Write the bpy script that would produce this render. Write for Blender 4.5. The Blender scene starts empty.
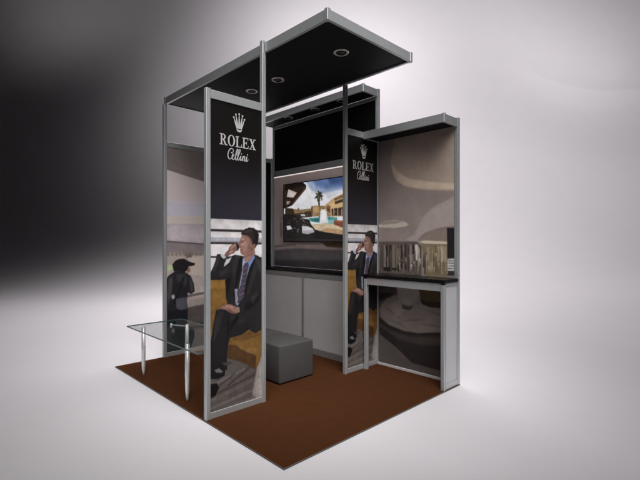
import bpy, bmesh, math, random
import numpy as np
from mathutils import Vector, Matrix
from mathutils.geometry import tessellate_polygon

random.seed(7)
scene = bpy.context.scene
COL = scene.collection

# ink shapes of the printed photographs and of the picture on the screen: (shown colour, soft edge in m, outline in m on the sheet)
PRINTS = {
 'MAN': [
  ((205,200,200), 0.006, [(-0.008,1.523),(0.565,1.521),(0.565,0.842),(-0.008,0.9)]),
  ((176,178,188), 0.012, [(-0.004,1.382),(0.594,1.376),(0.594,1.345),(-0.004,1.347)]),
  ((52,46,48), 0.004, [(-0.004,1.445),(0.594,1.44),(0.594,1.42),(-0.004,1.427)]),
  ((52,46,48), 0.004, [(-0.004,1.347),(0.594,1.339),(0.594,1.322),(-0.004,1.331)]),
  ((52,46,48), 0.004, [(-0.004,1.241),(0.594,1.215),(0.594,1.201),(-0.004,1.228)]),
  ((150,146,150), 0.005, [(-0.004,1.356),(0.594,1.35),(0.594,1.343),(-0.004,1.347)]),
  ((92,84,80), 0.01, [(-0.022,0.559),(0.607,0.449),(0.607,-0.23),(-0.022,-0.037)]),
  ((120,112,108), 0.012, [(0.04,0.265),(0.355,0.332),(0.355,0.312),(0.04,0.246)]),
  ((112,104,100), 0.012, [(0.04,0.152),(0.453,0.229),(0.453,0.204),(0.04,0.129)]),
  ((70,63,60), 0.012, [(0.104,0.193),(0.478,0.265),(0.478,0.252),(0.104,0.181)]),
  ((124,117,113), 0.012, [(0.04,0.095),(0.503,0.155),(0.503,0.131),(0.04,0.072)]),
  ((118,112,109), 0.012, [(0.126,0.052),(0.529,0.087),(0.529,0.058),(0.126,0.025)]),
  ((66,60,58), 0.012, [(0.04,0.208),(0.261,0.312),(0.261,0.302),(0.04,0.199)]),
  ((70,62,57), 0.012, [(0.192,0.229),(0.428,0.347),(0.428,0.333),(0.192,0.215)]),
  ((130,124,121), 0.012, [(0.061,0.051),(0.529,0.014),(0.529,-0.007),(0.061,0.032)]),
  ((108,98,92), 0.012, [(0.238,0.238),(0.478,0.317),(0.478,0.304),(0.238,0.226)]),
  ((150,143,140), 0.01, [(-0.022,0.019),(-0.022,0.066),(0.555,-0.008),(0.555,-0.151)]),
  ((160,150,144), 0.01, [(0.539,0.545),(0.508,0.466),(0.478,0.337),(0.443,0.19),(0.423,0.093),(0.581,-0.032),(0.581,0.538)]),
  ((176,167,160), 0.015, [(0.534,0.399),(0.498,0.302),(0.468,0.143),(0.493,0.065),(0.542,0.052)]),
  ((138,99,30), 0.005, [(-0.004,1.061),(0.043,1.063),(0.212,1.059),(0.269,1.052),(0.269,0.786),(-0.004,0.818)]),
  ((128,90,27), 0.006, [(0.03,0.993),(0.221,0.978),(0.187,0.849),(0.094,0.816),(0.019,0.674)]),
  ((120,82,24), 0.015, [(0.03,0.795),(0.104,0.844),(0.083,0.751),(0.03,0.626)]),
  ((150,106,32), 0.006, [(0.491,0.967),(0.555,0.962),(0.555,0.878),(0.503,0.883)]),
  ((124,87,27), 0.008, [(0.17,0.506),(0.238,0.622),(0.529,0.651),(0.544,0.46),(0.491,0.335),(0.453,0.301),(0.391,0.349),(0.284,0.4),(0.192,0.44)]),
  ((84,54,20), 0.014, [(0.181,0.543),(0.272,0.528),(0.391,0.456),(0.465,0.402),(0.453,0.295),(0.367,0.358),(0.261,0.411),(0.181,0.442)]),
  ((144,105,40), 0.014, [(0.272,0.528),(0.355,0.493),(0.491,0.469),(0.478,0.414),(0.391,0.442),(0.307,0.492)]),
  ((112,76,24), 0.012, [(0.238,0.602),(0.516,0.627),(0.524,0.568),(0.331,0.548),(0.238,0.573)]),
  ((34,31,33), 0.004, [(0.099,1.251),(0.129,1.252),(0.156,1.229),(0.174,1.215),(0.198,1.224),(0.234,1.235),(0.258,1.244),(0.336,1.23),(0.388,1.222),(0.442,1.243),(0.484,1.23),(0.51,1.207),(0.545,1.183),(0.594,1.091),(0.594,0.747),(0.177,0.797),(0.198,0.953),(0.212,1.056),(0.129,1.053),(0.04,1.058),(0.038,1.106),(0.067,1.156),(0.088,1.207)]),
  ((205,200,200), 0.005, [(0.178,1.207),(0.231,1.227),(0.207,1.185),(0.159,1.152),(0.165,1.179)]),
  ((52,48,50), 0.012, [(0.099,1.236),(0.126,1.24),(0.112,1.176),(0.075,1.118),(0.059,1.119),(0.077,1.163)]),
  ((48,44,46), 0.016, [(0.241,1.214),(0.299,1.225),(0.284,1.157),(0.248,1.072),(0.226,1.073)]),
  ((20,18,20), 0.008, [(0.299,1.219),(0.331,1.224),(0.316,1.13),(0.281,1.02),(0.255,0.911),(0.238,0.913),(0.267,1.034)]),
  ((50,47,49), 0.014, [(0.453,1.208),(0.497,1.193),(0.45,1.06),(0.388,0.924),(0.37,0.926),(0.419,1.075)]),
  ((20,19,20), 0.006, [(0.419,1.177),(0.45,1.208),(0.453,1.199),(0.4,1.076),(0.358,0.927),(0.343,0.928),(0.373,1.052)]),
  ((142,146,166), 0.004, [(0.336,1.224),(0.373,1.197),(0.442,1.24),(0.45,1.223),(0.4,1.146),(0.373,1.064),(0.349,0.978),(0.331,0.866),(0.272,0.86),(0.264,0.898),(0.29,0.957),(0.31,1.043),(0.325,1.117),(0.328,1.18)]),
  ((136,138,156), 0.005, [(0.256,0.975),(0.337,0.969),(0.329,0.899),(0.284,0.836),(0.265,0.851),(0.261,0.905)]),
  ((104,134,196), 0.004, [(0.378,1.171),(0.444,1.237),(0.453,1.219),(0.406,1.149),(0.385,1.121)]),
  ((150,168,205), 0.004, [(0.334,1.211),(0.352,1.179),(0.34,1.152),(0.328,1.174)]),
  ((70,62,80), 0.003, [(0.349,1.172),(0.382,1.178),(0.391,1.155),(0.376,1.102),(0.367,1.04),(0.349,0.953),(0.337,0.853),(0.281,0.859),(0.296,0.945),(0.322,1.042),(0.337,1.117),(0.337,1.147)]),
  ((72,62,80), 0.004, [(0.284,0.973),(0.329,0.969),(0.313,0.921),(0.284,0.903),(0.279,0.934)]),
  ((96,74,84), 0.004, [(0.328,1.125),(0.373,1.14),(0.372,1.129),(0.327,1.114)]),
  ((108,98,118), 0.004, [(0.322,1.085),(0.368,1.1),(0.367,1.089),(0.321,1.074)]),
  ((96,74,84), 0.004, [(0.316,1.045),(0.364,1.06),(0.362,1.049),(0.315,1.034)]),
  ((108,98,118), 0.004, [(0.31,1.006),(0.359,1.02),(0.358,1.009),(0.309,0.995)]),
  ((96,74,84), 0.004, [(0.304,0.966),(0.355,0.98),(0.353,0.969),(0.303,0.955)]),
  ((108,98,118), 0.004, [(0.299,0.927),(0.35,0.94),(0.349,0.929),(0.297,0.916)]),
  ((96,74,84), 0.004, [(0.293,0.888),(0.346,0.9),(0.344,0.889),(0.291,0.876)]),
  ((152,112,98), 0.005, [(0.352,1.255),(0.431,1.291),(0.444,1.237),(0.4,1.188),(0.373,1.178),(0.346,1.202)]),
  ((120,80,68), 0.008, [(0.358,1.245),(0.406,1.256),(0.434,1.279),(0.431,1.243),(0.385,1.229),(0.361,1.224)]),
  ((152,112,98), 0.003, [(0.325,1.403),(0.358,1.393),(0.4,1.368),(0.425,1.34),(0.434,1.304),(0.437,1.279),(0.428,1.256),(0.4,1.241),(0.37,1.232),(0.343,1.234),(0.316,1.248),(0.307,1.268),(0.312,1.281),(0.304,1.291),(0.31,1.298),(0.294,1.306),(0.299,1.318),(0.307,1.333),(0.304,1.358),(0.316,1.381)]),
  ((172,130,115), 0.01, [(0.316,1.373),(0.35,1.383),(0.361,1.356),(0.352,1.318),(0.328,1.305),(0.31,1.316)]),
  ((138,96,84), 0.022, [(0.379,1.328),(0.419,1.324),(0.425,1.272),(0.4,1.249),(0.37,1.242),(0.379,1.28)]),
  ((150,106,92), 0.014, [(0.328,1.27),(0.373,1.264),(0.373,1.242),(0.337,1.24)]),
  ((92,64,56), 0.003, [(0.313,1.354),(0.349,1.359),(0.352,1.352),(0.31,1.348)]),
  ((48,34,34), 0.003, [(0.316,1.344),(0.343,1.347),(0.341,1.339),(0.318,1.338)]),
  ((136,74,70), 0.003, [(0.306,1.283),(0.334,1.284),(0.333,1.275),(0.309,1.276)]),
  ((112,72,62), 0.003, [(0.294,1.305),(0.316,1.307),(0.315,1.298),(0.3,1.297)]),
  ((156,106,92), 0.003, [(0.431,1.327),(0.453,1.33),(0.459,1.307),(0.444,1.281),(0.431,1.289)]),
  ((152,112,98), 0.006, [(0.322,1.393),(0.346,1.411),(0.391,1.404),(0.428,1.368),(0.437,1.317),(0.45,1.278),(0.453,1.24),(0.419,1.253),(0.388,1.33)]),
  ((132,94,82), 0.02, [(0.391,1.376),(0.425,1.358),(0.434,1.304),(0.425,1.258),(0.403,1.279),(0.4,1.33)]),
  ((92,66,58), 0.01, [(0.324,1.398),(0.349,1.408),(0.382,1.406),(0.41,1.389),(0.425,1.361),(0.431,1.317),(0.422,1.33),(0.413,1.358),(0.391,1.381),(0.367,1.393),(0.343,1.398)]),
  ((40,31,30), 0.005, [(0.322,1.403),(0.316,1.416),(0.328,1.423),(0.331,1.436),(0.346,1.441),(0.358,1.454),(0.376,1.454),(0.394,1.465),(0.416,1.459),(0.437,1.461),(0.453,1.449),(0.47,1.443),(0.48,1.425),(0.491,1.407),(0.487,1.379),(0.484,1.35),(0.475,1.33),(0.464,1.309),(0.453,1.291),(0.45,1.312),(0.454,1.327),(0.437,1.331),(0.433,1.312),(0.426,1.327),(0.425,1.355),(0.413,1.378),(0.391,1.396),(0.364,1.404),(0.343,1.403)]),
  ((28,22,22), 0.025, [(0.447,1.427),(0.472,1.415),(0.481,1.374),(0.469,1.322),(0.456,1.33),(0.453,1.381)]),
  ((66,52,48), 0.018, [(0.337,1.423),(0.373,1.444),(0.419,1.447),(0.437,1.432),(0.4,1.427),(0.364,1.414)]),
  ((56,44,41), 0.012, [(0.373,1.416),(0.413,1.419),(0.44,1.399),(0.444,1.376),(0.419,1.399)]),
  ((150,104,91), 0.004, [(0.434,1.327),(0.451,1.328),(0.458,1.309),(0.445,1.284),(0.434,1.291)]),
  ((100,68,60), 0.006, [(0.44,1.317),(0.45,1.317),(0.45,1.296),(0.442,1.296)]),
  ((124,86,75), 0.003, [(0.207,1.304),(0.235,1.326),(0.278,1.343),(0.299,1.336),(0.302,1.306),(0.287,1.274),(0.267,1.275),(0.249,1.257),(0.221,1.249),(0.187,1.23),(0.162,1.239),(0.176,1.263),(0.198,1.282)]),
  ((176,128,112), 0.008, [(0.226,1.314),(0.267,1.331),(0.278,1.321),(0.244,1.301),(0.221,1.282),(0.209,1.282)]),
  ((186,138,120), 0.006, [(0.215,1.275),(0.249,1.282),(0.244,1.267),(0.207,1.253)]),
  ((26,24,28), 0.003, [(0.267,1.338),(0.284,1.343),(0.296,1.306),(0.293,1.281),(0.281,1.286)]),
  ((160,112,98), 0.003, [(0.278,1.341),(0.299,1.341),(0.304,1.326),(0.284,1.328)]),
  ((178,186,202), 0.003, [(0.126,1.245),(0.151,1.252),(0.178,1.229),(0.159,1.213),(0.14,1.226)]),
  ((34,31,33), 0.006, [(0.319,0.87),(0.403,0.923),(0.555,0.983),(0.555,0.626),(0.453,0.594),(0.401,0.626),(0.367,0.693),(0.319,0.77)]),
  ((27,25,27), 0.005, [(0.091,0.824),(0.115,0.835),(0.15,0.839),(0.215,0.792),(0.284,0.78),(0.331,0.768),(0.403,0.637),(0.322,0.603),(0.217,0.594),(0.199,0.556),(0.186,0.464),(0.188,0.347),(0.03,0.381),(0.036,0.53),(0.051,0.622),(0.061,0.687),(0.079,0.77)]),
  ((42,39,41), 0.02, [(0.115,0.818),(0.159,0.813),(0.142,0.733),(0.126,0.658),(0.104,0.662),(0.099,0.749)]),
  ((40,37,38), 0.025, [(0.204,0.774),(0.319,0.76),(0.391,0.7),(0.307,0.691),(0.215,0.724)]),
  ((15,14,15), 0.01, [(0.187,0.761),(0.209,0.759),(0.206,0.607),(0.195,0.56),(0.181,0.514),(0.176,0.564),(0.186,0.679)]),
  ((25,23,25), 0.004, [(0.045,0.604),(0.126,0.61),(0.238,0.628),(0.197,0.564),(0.179,0.485),(0.166,0.4),(0.148,0.371),(0.049,0.377)]),
  ((20,19,21), 0.004, [(0.04,0.382),(0.079,0.405),(0.139,0.411),(0.17,0.351),(0.166,0.309),(0.109,0.295),(0.045,0.309)]),
  ((110,108,112), 0.008, [(0.074,0.371),(0.117,0.377),(0.152,0.343),(0.135,0.335),(0.091,0.348)]),
  ((16,15,16), 0.005, [(0.036,0.27),(0.096,0.267),(0.117,0.224),(0.087,0.174),(0.04,0.163)]),
  ((70,64,62), 0.005, [(0.135,0.412),(0.215,0.408),(0.238,0.392),(0.17,0.386)]),
  ((58,54,56), 0.012, [(0.264,1.237),(0.316,1.236),(0.302,1.213),(0.261,1.222)]),
  ((60,56,58), 0.02, [(0.465,1.216),(0.503,1.192),(0.516,1.121),(0.494,1.096),(0.475,1.162)]),
  ((18,17,18), 0.012, [(0.17,1.05),(0.221,1.074),(0.235,1.11),(0.221,1.047),(0.204,0.965),(0.192,0.892),(0.181,0.893)]),
  ((50,46,48), 0.02, [(0.115,1.116),(0.181,1.137),(0.212,1.16),(0.198,1.112),(0.129,1.079)]),
  ((20,19,20), 0.016, [(0.331,0.839),(0.428,0.869),(0.503,0.924),(0.491,0.863),(0.403,0.8),(0.343,0.777)]),
  ((48,45,47), 0.02, [(0.403,0.892),(0.465,0.938),(0.491,0.915),(0.428,0.839)]),
  ((46,43,45), 0.014, [(0.083,0.751),(0.098,0.787),(0.115,0.756),(0.104,0.662),(0.079,0.58),(0.066,0.601)]),
  ((14,13,14), 0.014, [(0.284,0.774),(0.319,0.764),(0.284,0.724),(0.24,0.671),(0.215,0.645),(0.222,0.703)]),
  ((30,28,30), 0.004, [(0.279,0.792),(0.343,0.785),(0.343,0.747),(0.279,0.759)]),
  ((146,104,92), 0.003, [(0.146,0.853),(0.186,0.864),(0.226,0.854),(0.268,0.835),(0.291,0.813),(0.286,0.78),(0.263,0.777),(0.236,0.78),(0.206,0.795),(0.175,0.818),(0.126,0.83),(0.096,0.82),(0.115,0.835)]),
  ((124,80,70), 0.006, [(0.187,0.825),(0.215,0.812),(0.272,0.779),(0.24,0.779),(0.206,0.795)]),
  ((178,126,110), 0.006, [(0.166,0.854),(0.215,0.849),(0.261,0.826),(0.226,0.824),(0.177,0.839)]),
  ((150,134,110), 0.003, [(0.275,0.831),(0.303,0.824),(0.305,0.785),(0.289,0.785),(0.284,0.814)]),
  ((34,31,33), 0.004, [(0.303,0.862),(0.337,0.898),(0.355,0.897),(0.355,0.766),(0.305,0.782),(0.3,0.822)]),
 ],
 'LOUNGE': [
  ((96,87,83), 0.008, [(1.021,2.91),(-0.116,2.641),(-0.116,0.857),(1.021,0.752)]),
  ((116,104,94), 0.008, [(0.686,2.607),(0.723,2.373),(0.761,2.268),(0.772,2.181),(0.756,2.079),(0.707,1.984),(0.623,1.924),(0.521,1.889),(0.327,1.851),(0.101,1.826),(-0.148,1.815),(-0.148,2.611),(0.686,2.804)]),
  ((108,97,88), 0.06, [(0.702,2.72),(-0.148,2.535),(-0.148,2.327),(0.015,2.317),(0.327,2.402),(0.723,2.368)]),  # canopy shade still faintly painted into the ink along the top
  ((140,127,113), 0.02, [(0.767,2.176),(0.75,2.085),(0.702,1.997),(0.618,1.934),(0.516,1.901),(0.327,1.864),(0.015,1.833),(0.015,1.888),(0.304,1.936),(0.546,1.991),(0.689,2.083)]),
  ((112,104,100), 0.012, [(0.027,1.783),(0.11,1.742),(0.271,1.679),(0.361,1.609),(0.419,1.524),(0.477,1.424),(0.586,1.361),(0.384,1.311),(-0.116,1.315),(-0.116,1.795)]),
  ((134,126,116), 0.006, [(0.951,1.519),(0.849,1.565),(0.718,1.572),(0.599,1.552),(0.543,1.52),(0.586,1.5),(0.734,1.488),(0.917,1.497)]),
  ((108,98,92), 0.01, [(0.951,1.536),(0.816,1.564),(0.702,1.563),(0.617,1.548),(0.702,1.534),(0.883,1.526)]),
  ((92,82,76), 0.006, [(0.436,1.361),(0.398,1.406),(0.341,1.44),(0.23,1.473),(0.123,1.49),(-0.116,1.493),(-0.116,1.315),(0.384,1.311)]),
  ((150,140,122), 0.005, [(0.419,1.346),(0.355,1.356),(0.244,1.351),(0.11,1.346),(0.11,1.322),(0.244,1.322),(0.37,1.326)]),
  ((62,55,50), 0.02, [(0.986,1.343),(0.446,1.345),(0.397,1.3),(0.397,0.948),(0.986,0.907)]),
  ((75,68,64), 0.008, [(0.947,1.319),(0.931,1.289),(0.931,1.018),(0.947,1.049)]),
  ((96,89,84), 0.008, [(0.931,1.289),(0.922,1.274),(0.922,1.037),(0.931,1.059)]),
  ((56,49,44), 0.008, [(0.916,1.293),(0.874,1.302),(0.874,1.05),(0.916,1.055)]),
  ((96,89,84), 0.008, [(0.862,1.304),(0.847,1.303),(0.847,1.05),(0.862,1.052)]),
  ((22,19,17), 0.008, [(0.836,1.294),(0.814,1.321),(0.814,1.012),(0.836,1.036)]),
  ((35,30,28), 0.008, [(0.797,1.312),(0.757,1.306),(0.757,1.027),(0.797,1.044)]),
  ((83,75,64), 0.008, [(0.757,1.3),(0.717,1.329),(0.717,1.047),(0.757,1.018)]),
  ((35,30,28), 0.008, [(0.706,1.29),(0.667,1.289),(0.667,1.02),(0.706,1.048)]),
  ((35,30,28), 0.008, [(0.651,1.309),(0.619,1.302),(0.619,1.055),(0.651,1.074)]),
  ((110,104,99), 0.008, [(0.619,1.305),(0.61,1.281),(0.61,1.029),(0.619,1.018)]),
  ((35,30,28), 0.008, [(0.595,1.312),(0.574,1.324),(0.574,1.043),(0.595,1.062)]),
  ((35,30,28), 0.008, [(0.558,1.298),(0.538,1.291),(0.538,1.029),(0.558,1.052)]),
  ((96,89,84), 0.008, [(0.533,1.326),(0.513,1.31),(0.513,1.059),(0.533,1.029)]),
  ((75,68,64), 0.008, [(0.507,1.314),(0.499,1.304),(0.499,1.042),(0.507,1.082)]),
  ((22,19,17), 0.008, [(0.499,1.323),(0.479,1.304),(0.479,1.023),(0.499,1.055)]),
  ((75,68,64), 0.008, [(0.479,1.302),(0.459,1.317),(0.459,1.027),(0.479,1.047)]),
  ((56,49,44), 0.008, [(0.459,1.313),(0.439,1.291),(0.439,1.061),(0.459,1.074)]),
  ((56,49,44), 0.008, [(0.429,1.316),(0.4,1.301),(0.4,1.038),(0.429,1.087)]),
  ((110,104,99), 0.008, [(0.39,1.317),(0.382,1.298),(0.382,1.057),(0.39,1.063)]),
  ((35,30,28), 0.008, [(0.382,1.293),(0.353,1.313),(0.353,1.081),(0.382,1.085)]),
  ((22,19,17), 0.008, [(0.353,1.317),(0.345,1.318),(0.345,1.038),(0.353,1.088)]),
  ((160,152,146), 0.01, [(0.472,1.313),(0.439,1.316),(0.436,1.157),(0.462,1.157)]),
  ((88,78,60), 0.015, [(0.397,1.321),(0.111,1.316),(0.111,1.008),(0.348,1.007),(0.364,1.16)]),
  ((104,95,80), 0.016, [(0.34,1.3),(0.293,1.301),(0.298,1.162),(0.332,1.161)]),
  ((92,80,58), 0.016, [(0.285,1.287),(0.223,1.301),(0.223,1.178),(0.269,1.163)]),
  ((108,98,80), 0.016, [(0.223,1.301),(0.118,1.302),(0.118,1.155),(0.2,1.159)]),
  ((106,96,78), 0.016, [(0.309,1.148),(0.239,1.157),(0.254,1.054),(0.317,1.05)]),
  ((78,68,52), 0.016, [(0.239,1.148),(0.133,1.148),(0.178,1.031),(0.239,1.027)]),
  ((48,40,34), 0.016, [(0.356,1.23),(0.336,1.231),(0.345,1.021),(0.364,1.02)]),
  ((128,118,100), 0.016, [(0.178,1.309),(0.163,1.309),(0.166,1.031),(0.175,1.031)]),
  ((60,52,46), 0.005, [(0.781,1.223),(0.774,1.217),(0.775,1.002),(0.781,1.002)]),
  ((46,40,36), 0.005, [(0.305,1.305),(0.301,1.3),(0.302,1.098),(0.305,1.098)]),
  ((150,142,134), 0.005, [(0.341,1.216),(0.337,1.211),(0.337,1.144),(0.341,1.144)]),
  ((170,162,154), 0.005, [(0.212,1.216),(0.208,1.211),(0.209,1.115),(0.212,1.115)]),
  ((150,142,134), 0.005, [(0.379,1.244),(0.375,1.239),(0.376,1.064),(0.379,1.064)]),
  ((60,52,46), 0.005, [(0.861,1.229),(0.858,1.223),(0.859,1.139),(0.861,1.139)]),
  ((46,40,36), 0.005, [(0.702,1.257),(0.694,1.252),(0.695,0.999),(0.702,0.999)]),
  ((120,110,96), 0.005, [(0.194,1.237),(0.192,1.231),(0.192,1.043),(0.194,1.043)]),
  ((46,40,36), 0.005, [(0.409,1.291),(0.403,1.285),(0.405,1.145),(0.409,1.145)]),
  ((60,52,46), 0.005, [(0.465,1.255),(0.461,1.249),(0.462,1.125),(0.465,1.125)]),
  ((60,52,46), 0.005, [(0.474,1.208),(0.471,1.202),(0.472,1.143),(0.474,1.143)]),
  ((120,110,96), 0.005, [(0.772,1.255),(0.768,1.249),(0.769,1.041),(0.772,1.041)]),
  ((46,40,36), 0.005, [(0.793,1.218),(0.787,1.212),(0.788,1.064),(0.793,1.063)]),
  ((60,52,46), 0.005, [(0.619,1.257),(0.614,1.251),(0.615,1.028),(0.619,1.028)]),
  ((136,128,120), 0.005, [(0.494,1.201),(0.49,1.196),(0.491,1.019),(0.494,1.018)]),
  ((170,162,154), 0.005, [(0.424,1.279),(0.419,1.274),(0.42,1.094),(0.424,1.094)]),
  ((60,52,46), 0.005, [(0.546,1.31),(0.537,1.304),(0.539,1.05),(0.546,1.049)]),
  ((170,162,154), 0.005, [(0.166,1.279),(0.162,1.273),(0.163,1.141),(0.166,1.141)]),
  ((150,142,134), 0.005, [(0.431,1.301),(0.424,1.296),(0.425,1.144),(0.431,1.143)]),
  ((60,52,46), 0.005, [(0.617,1.235),(0.609,1.229),(0.61,1.109),(0.617,1.109)]),
  ((136,128,120), 0.005, [(0.132,1.2),(0.129,1.195),(0.13,1.062),(0.132,1.061)]),
  ((120,110,96), 0.005, [(0.682,1.276),(0.674,1.27),(0.675,1.112),(0.682,1.112)]),
  ((136,128,120), 0.005, [(0.344,1.223),(0.34,1.218),(0.341,1.033),(0.344,1.033)]),
  ((120,110,96), 0.005, [(0.43,1.193),(0.424,1.188),(0.425,1.049),(0.43,1.048)]),
  ((46,40,36), 0.005, [(0.369,1.252),(0.366,1.247),(0.367,1.125),(0.369,1.125)]),
  ((120,110,96), 0.005, [(0.441,1.273),(0.434,1.268),(0.435,1.025),(0.441,1.025)]),
  ((136,128,120), 0.005, [(0.844,1.252),(0.837,1.246),(0.838,1.024),(0.844,1.024)]),
  ((150,142,134), 0.005, [(0.656,1.285),(0.653,1.279),(0.653,1.046),(0.656,1.046)]),
  ((136,128,120), 0.005, [(0.697,1.295),(0.691,1.289),(0.692,1.014),(0.697,1.013)]),
  ((150,142,134), 0.005, [(0.27,1.269),(0.267,1.263),(0.267,1.103),(0.27,1.103)]),
  ((136,128,120), 0.005, [(0.516,1.208),(0.513,1.203),(0.514,1.13),(0.516,1.13)]),
  ((60,52,46), 0.005, [(0.353,1.233),(0.349,1.227),(0.35,1.067),(0.353,1.067)]),
  ((120,110,96), 0.005, [(0.129,1.216),(0.124,1.211),(0.125,1.072),(0.129,1.071)]),
  ((60,52,46), 0.005, [(0.545,1.251),(0.541,1.246),(0.542,1.017),(0.545,1.016)]),
  ((136,128,120), 0.005, [(0.818,1.184),(0.811,1.178),(0.813,1.061),(0.818,1.061)]),
  ((136,128,120), 0.005, [(0.178,1.213),(0.176,1.208),(0.176,1.15),(0.178,1.15)]),
  ((60,52,46), 0.005, [(0.24,1.306),(0.233,1.301),(0.234,1.053),(0.24,1.053)]),
  ((46,40,36), 0.005, [(0.832,1.19),(0.823,1.184),(0.825,1.121),(0.832,1.121)]),
  ((136,128,120), 0.005, [(0.498,1.22),(0.49,1.215),(0.492,1.153),(0.498,1.152)]),
  ((136,128,120), 0.005, [(0.144,1.233),(0.141,1.228),(0.141,1.079),(0.144,1.079)]),
  ((60,52,46), 0.005, [(0.439,1.221),(0.432,1.215),(0.433,1.156),(0.439,1.156)]),
  ((60,52,46), 0.005, [(0.191,1.267),(0.185,1.261),(0.186,1.104),(0.191,1.104)]),
  ((120,110,96), 0.005, [(0.313,1.283),(0.308,1.277),(0.309,1.122),(0.313,1.122)]),
  ((46,40,36), 0.005, [(0.256,1.195),(0.25,1.19),(0.251,1.09),(0.256,1.09)]),
  ((46,40,36), 0.005, [(0.849,1.174),(0.842,1.168),(0.843,1.091),(0.849,1.091)]),
  ((46,40,36), 0.005, [(0.264,1.23),(0.259,1.225),(0.26,1.028),(0.264,1.027)]),
  ((92,82,70), 0.005, [(0.148,1.108),(0.134,1.109),(0.139,1.084),(0.14,1.063),(0.142,1.063),(0.143,1.084)]),
  ((150,142,132), 0.005, [(0.418,1.163),(0.402,1.163),(0.408,1.138),(0.409,1.115),(0.411,1.115),(0.412,1.138)]),
  ((150,142,132), 0.005, [(0.26,1.096),(0.248,1.096),(0.253,1.071),(0.253,1.049),(0.255,1.049),(0.256,1.071)]),
  ((92,82,70), 0.005, [(0.553,1.21),(0.531,1.211),(0.539,1.184),(0.54,1.161),(0.543,1.161),(0.544,1.184)]),
  ((92,82,70), 0.005, [(0.673,1.19),(0.651,1.19),(0.659,1.163),(0.66,1.14),(0.663,1.14),(0.664,1.163)]),
  ((150,142,132), 0.005, [(0.321,1.102),(0.306,1.102),(0.311,1.077),(0.312,1.055),(0.314,1.055),(0.315,1.077)]),
  ((92,82,70), 0.005, [(0.185,1.223),(0.176,1.223),(0.179,1.198),(0.18,1.177),(0.181,1.177),(0.182,1.198)]),
  ((128,118,106), 0.005, [(0.591,1.16),(0.571,1.161),(0.578,1.134),(0.579,1.111),(0.582,1.111),(0.583,1.134)]),
  ((92,82,70), 0.005, [(0.637,1.16),(0.624,1.16),(0.629,1.134),(0.629,1.11),(0.632,1.11),(0.632,1.134)]),
  ((128,118,106), 0.005, [(0.492,1.142),(0.471,1.142),(0.479,1.116),(0.48,1.093),(0.484,1.093),(0.484,1.116)]),
  ((128,118,106), 0.005, [(0.673,1.115),(0.656,1.116),(0.662,1.089),(0.663,1.066),(0.666,1.066),(0.666,1.089)]),
  ((150,142,132), 0.005, [(0.419,1.177),(0.408,1.177),(0.412,1.152),(0.413,1.129),(0.414,1.129),(0.415,1.152)]),
  ((92,82,70), 0.005, [(0.393,1.114),(0.377,1.115),(0.383,1.089),(0.383,1.067),(0.386,1.067),(0.387,1.089)]),
  ((150,142,132), 0.005, [(0.523,1.111),(0.503,1.111),(0.511,1.085),(0.512,1.062),(0.515,1.062),(0.516,1.085)]),
  ((150,142,132), 0.005, [(0.24,1.229),(0.224,1.229),(0.23,1.204),(0.231,1.182),(0.233,1.182),(0.234,1.204)]),
  ((128,118,106), 0.005, [(0.134,1.094),(0.123,1.094),(0.127,1.07),(0.128,1.048),(0.129,1.048),(0.13,1.07)]),
  ((128,118,106), 0.005, [(0.212,1.137),(0.193,1.137),(0.2,1.112),(0.201,1.091),(0.204,1.09),(0.205,1.112)]),
  ((92,82,70), 0.005, [(0.594,1.182),(0.572,1.182),(0.581,1.156),(0.581,1.133),(0.585,1.133),(0.586,1.156)]),
  ((24,20,18), 0.01, [(0.87,1.067),(0.777,1.071),(0.777,1.026),(0.87,1.029)]),
  ((30,26,24), 0.01, [(0.758,1.064),(0.695,1.067),(0.695,1.038),(0.758,1.042)]),
  ((22,20,21), 0.004, [(0.115,1.477),(-0.068,1.473),(-0.068,1.193),(0.112,1.185)]),
  ((150,148,146), 0.004, [(0.112,1.179),(-0.068,1.188),(-0.068,1.051),(0.112,1.041)]),
  ((70,68,68), 0.003, [(0.112,1.166),(-0.068,1.172),(-0.068,1.164),(0.112,1.158)]),
  ((70,68,68), 0.003, [(0.112,1.144),(-0.068,1.151),(-0.068,1.143),(0.112,1.136)]),
  ((70,68,68), 0.003, [(0.112,1.117),(-0.068,1.125),(-0.068,1.117),(0.112,1.109)]),
  ((70,68,68), 0.003, [(0.112,1.093),(-0.068,1.102),(-0.068,1.094),(0.112,1.085)]),
  ((70,68,68), 0.003, [(0.112,1.067),(-0.068,1.076),(-0.068,1.068),(0.112,1.059)]),
  ((40,36,36), 0.006, [(0.103,1.062),(0.045,1.071),(0.024,1.026),(0.111,1.021)]),
 ],
 'MARBLE': [
  ((68,63,61), 0.006, [(0.986,1.017),(-0.086,1.073),(-0.086,-0.054),(0.986,-0.331)]),
  ((44,40,40), 0.015, [(0.986,0.776),(0.722,0.804),(0.808,0.745),(0.986,0.68)]),
  ((34,31,31), 0.005, [(0.925,0.519),(0.808,0.453),(0.612,0.412),(0.428,0.419),(0.045,0.506),(0.045,0.119),(0.206,0.1),(0.505,0.106),(0.694,0.227),(0.925,0.34)]),
  ((54,49,48), 0.04, [(0.913,0.459),(0.75,0.398),(0.531,0.378),(0.183,0.43),(0.045,0.469),(0.045,0.366),(0.377,0.307),(0.666,0.312),(0.913,0.414)]),
  ((106,99,95), 0.005, [(0.925,0.591),(0.901,0.665),(0.822,0.734),(0.708,0.782),(0.531,0.817),(0.278,0.822),(0.045,0.786),(0.045,0.506),(0.183,0.468),(0.428,0.425),(0.612,0.424),(0.793,0.455),(0.901,0.518)]),
  ((92,85,81), 0.02, [(0.866,0.645),(0.719,0.599),(0.612,0.515),(0.731,0.575)]),
  ((92,85,81), 0.02, [(0.666,0.507),(0.477,0.56),(0.327,0.571),(0.487,0.536)]),
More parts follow.
